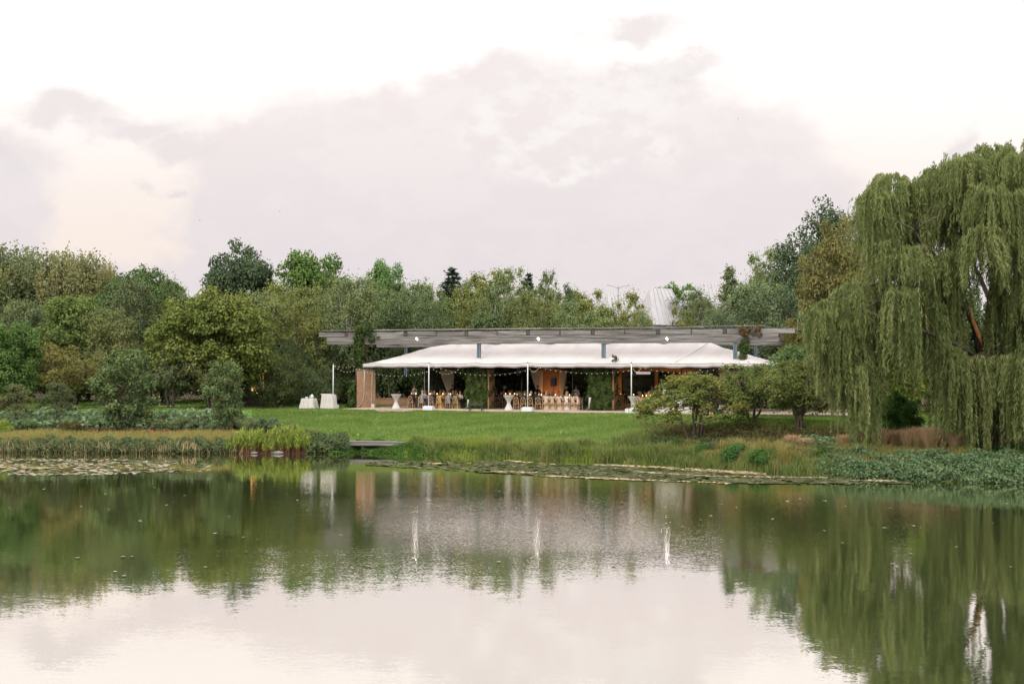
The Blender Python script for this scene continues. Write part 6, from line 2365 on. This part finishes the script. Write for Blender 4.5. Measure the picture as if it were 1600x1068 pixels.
def far_roof(px, top, w, h_eave, Y, label, rz, slope_w):
    p = at(px, top, Y)
    z0 = gz(p.x, Y)
    H = p.z - z0
    wm, he = w * Y / F, at(px, h_eave, Y).z - z0
    e = empty('steep_roofed_house', (p.x, Y, z0 - .1), rz, label, 'house')
    d = slope_w * Y / F
    MB().box((0, 0, he / 2), (wm * 1.6, d, he)).build('wall', M['roof_wall'], e)
    mb = MB()
    k = wm / 2
    vs = [(-k * 1.75, -d * .56, he - .2), (k * 1.75, -d * .56, he - .2), (k * 1.75, d * .56, he - .2), (-k * 1.75, d * .56, he - .2), (-k, 0, H), (k, 0, H)]
    mb.add(vs, [(0, 1, 5, 4), (2, 3, 4, 5), (1, 2, 5), (3, 0, 4), (3, 2, 1, 0)])
    n = max(5, int(wm / .5))
    for j in range(n + 1):
        f = j / n
        a = Vector(vs[0]).lerp(Vector(vs[1]), f)
        b = Vector(vs[4]).lerp(Vector(vs[5]), f)
        mb.tube([a + Vector((0, -.03, .03)), b + Vector((0, -.03, .03))], .05, 4)
    mb.build('roof', M['roof_metal'], e)


far_roof(964, 457, 38, 500, 158, 'low steep zinc roof left of the street lamp', R(35), 44)
far_roof(1032, 449, 42, 505, 150, 'tallest steep zinc roof with standing seams between the birches', R(32), 52)
far_roof(1084, 453, 36, 500, 156, 'steep zinc roof glimpsed left of the cone shaped tree', R(30), 46)
far_roof(1108, 441, 46, 500, 166, 'farthest pale zinc roof just left of the cone shaped tree', R(25), 46)
p = at(966, 447, 152)
z0 = gz(p.x, 152)
e = empty('street_lamp', (p.x, 152, z0), 0, 'twin armed grey street lamp above the low zinc roof', 'street lamp')
hh = p.z - z0
MB().tube([(0, 0, 0), (0, 0, hh)], [.08, .04], 8).build('pole', M['steel'], e, True)
for s in (-1, 1):
    MB().tube([(0, 0, hh - .3), (s * .5, 0, hh - .05), (s * 1.1, 0, hh + .1)], .022, 6).build('arm', M['steel'], e, True)
    MB().box((s * 1.2, 0, hh + .1), (.3, .12, .06)).build('lamp_head', M['steel'], e, bevel=.02)
# warm lit cottage behind the shrubs on the left
Yc = 104
p = at(403, 600, Yc)
z0 = gz(p.x, Yc)
e = empty('cottage', (p.x, Yc, z0), R(8), 'small cottage with warm lit window glimpsed behind the dark shrubs', 'cottage')
MB().box((0, .9, 1.7), (2.4, 1.8, 3.4)).build('wall', M['timber_dark'], e)
mb = MB()
mb.add([(-1.4, -.2, 3.4), (1.4, -.2, 3.4), (1.4, 2, 3.4), (-1.4, 2, 3.4), (-1.4, .9, 4.3), (1.4, .9, 4.3)], [(0, 1, 5, 4), (2, 3, 4, 5), (1, 2, 5), (3, 0, 4), (3, 2, 1, 0)])
mb.build('roof', M['timber_dark'], e)
MB().box((0, -.012, 2.1), (1.0, .02, 2.0)).build('window', M['lit_window'], e)
MB().box((0, -.03, 3.14), (1.2, .05, .1)).box((-.54, -.03, 2.09), (.08, .05, 2.0)).box((.54, -.03, 2.09), (.08, .05, 2.0)).build('window_frame', M['timber'], e)
for px, py, lab in ((312, 344, 'tiny dark bird gliding low over the left trees'), (437, 330, 'tiny dark bird high above the bright maple'), (1153, 186, 'tiny dark bird against the cloud edge')):
    p = at(px, py, 220)
    mb = MB().tube([(-.22, 0, 0), (-.08, 0, .02), (.1, 0, .02), (.26, 0, .03)], [.01, .06, .06, .015], 6)
    for s in (-1, 1):
        mb.add([(-.06, 0, .03), (.09, 0, .03), (.02, s * .3, .12), (-.1, s * .52, .06), (-.1, s * .25, .08)], [(0, 1, 2, 4), (4, 2, 3)])
    o = mb.build('bird', M['black'])
    o.location, o.rotation_euler = p, (R(15), 0, R(20))
    o.scale = (.6, .6, .6)
    tag(o, lab, 'bird')
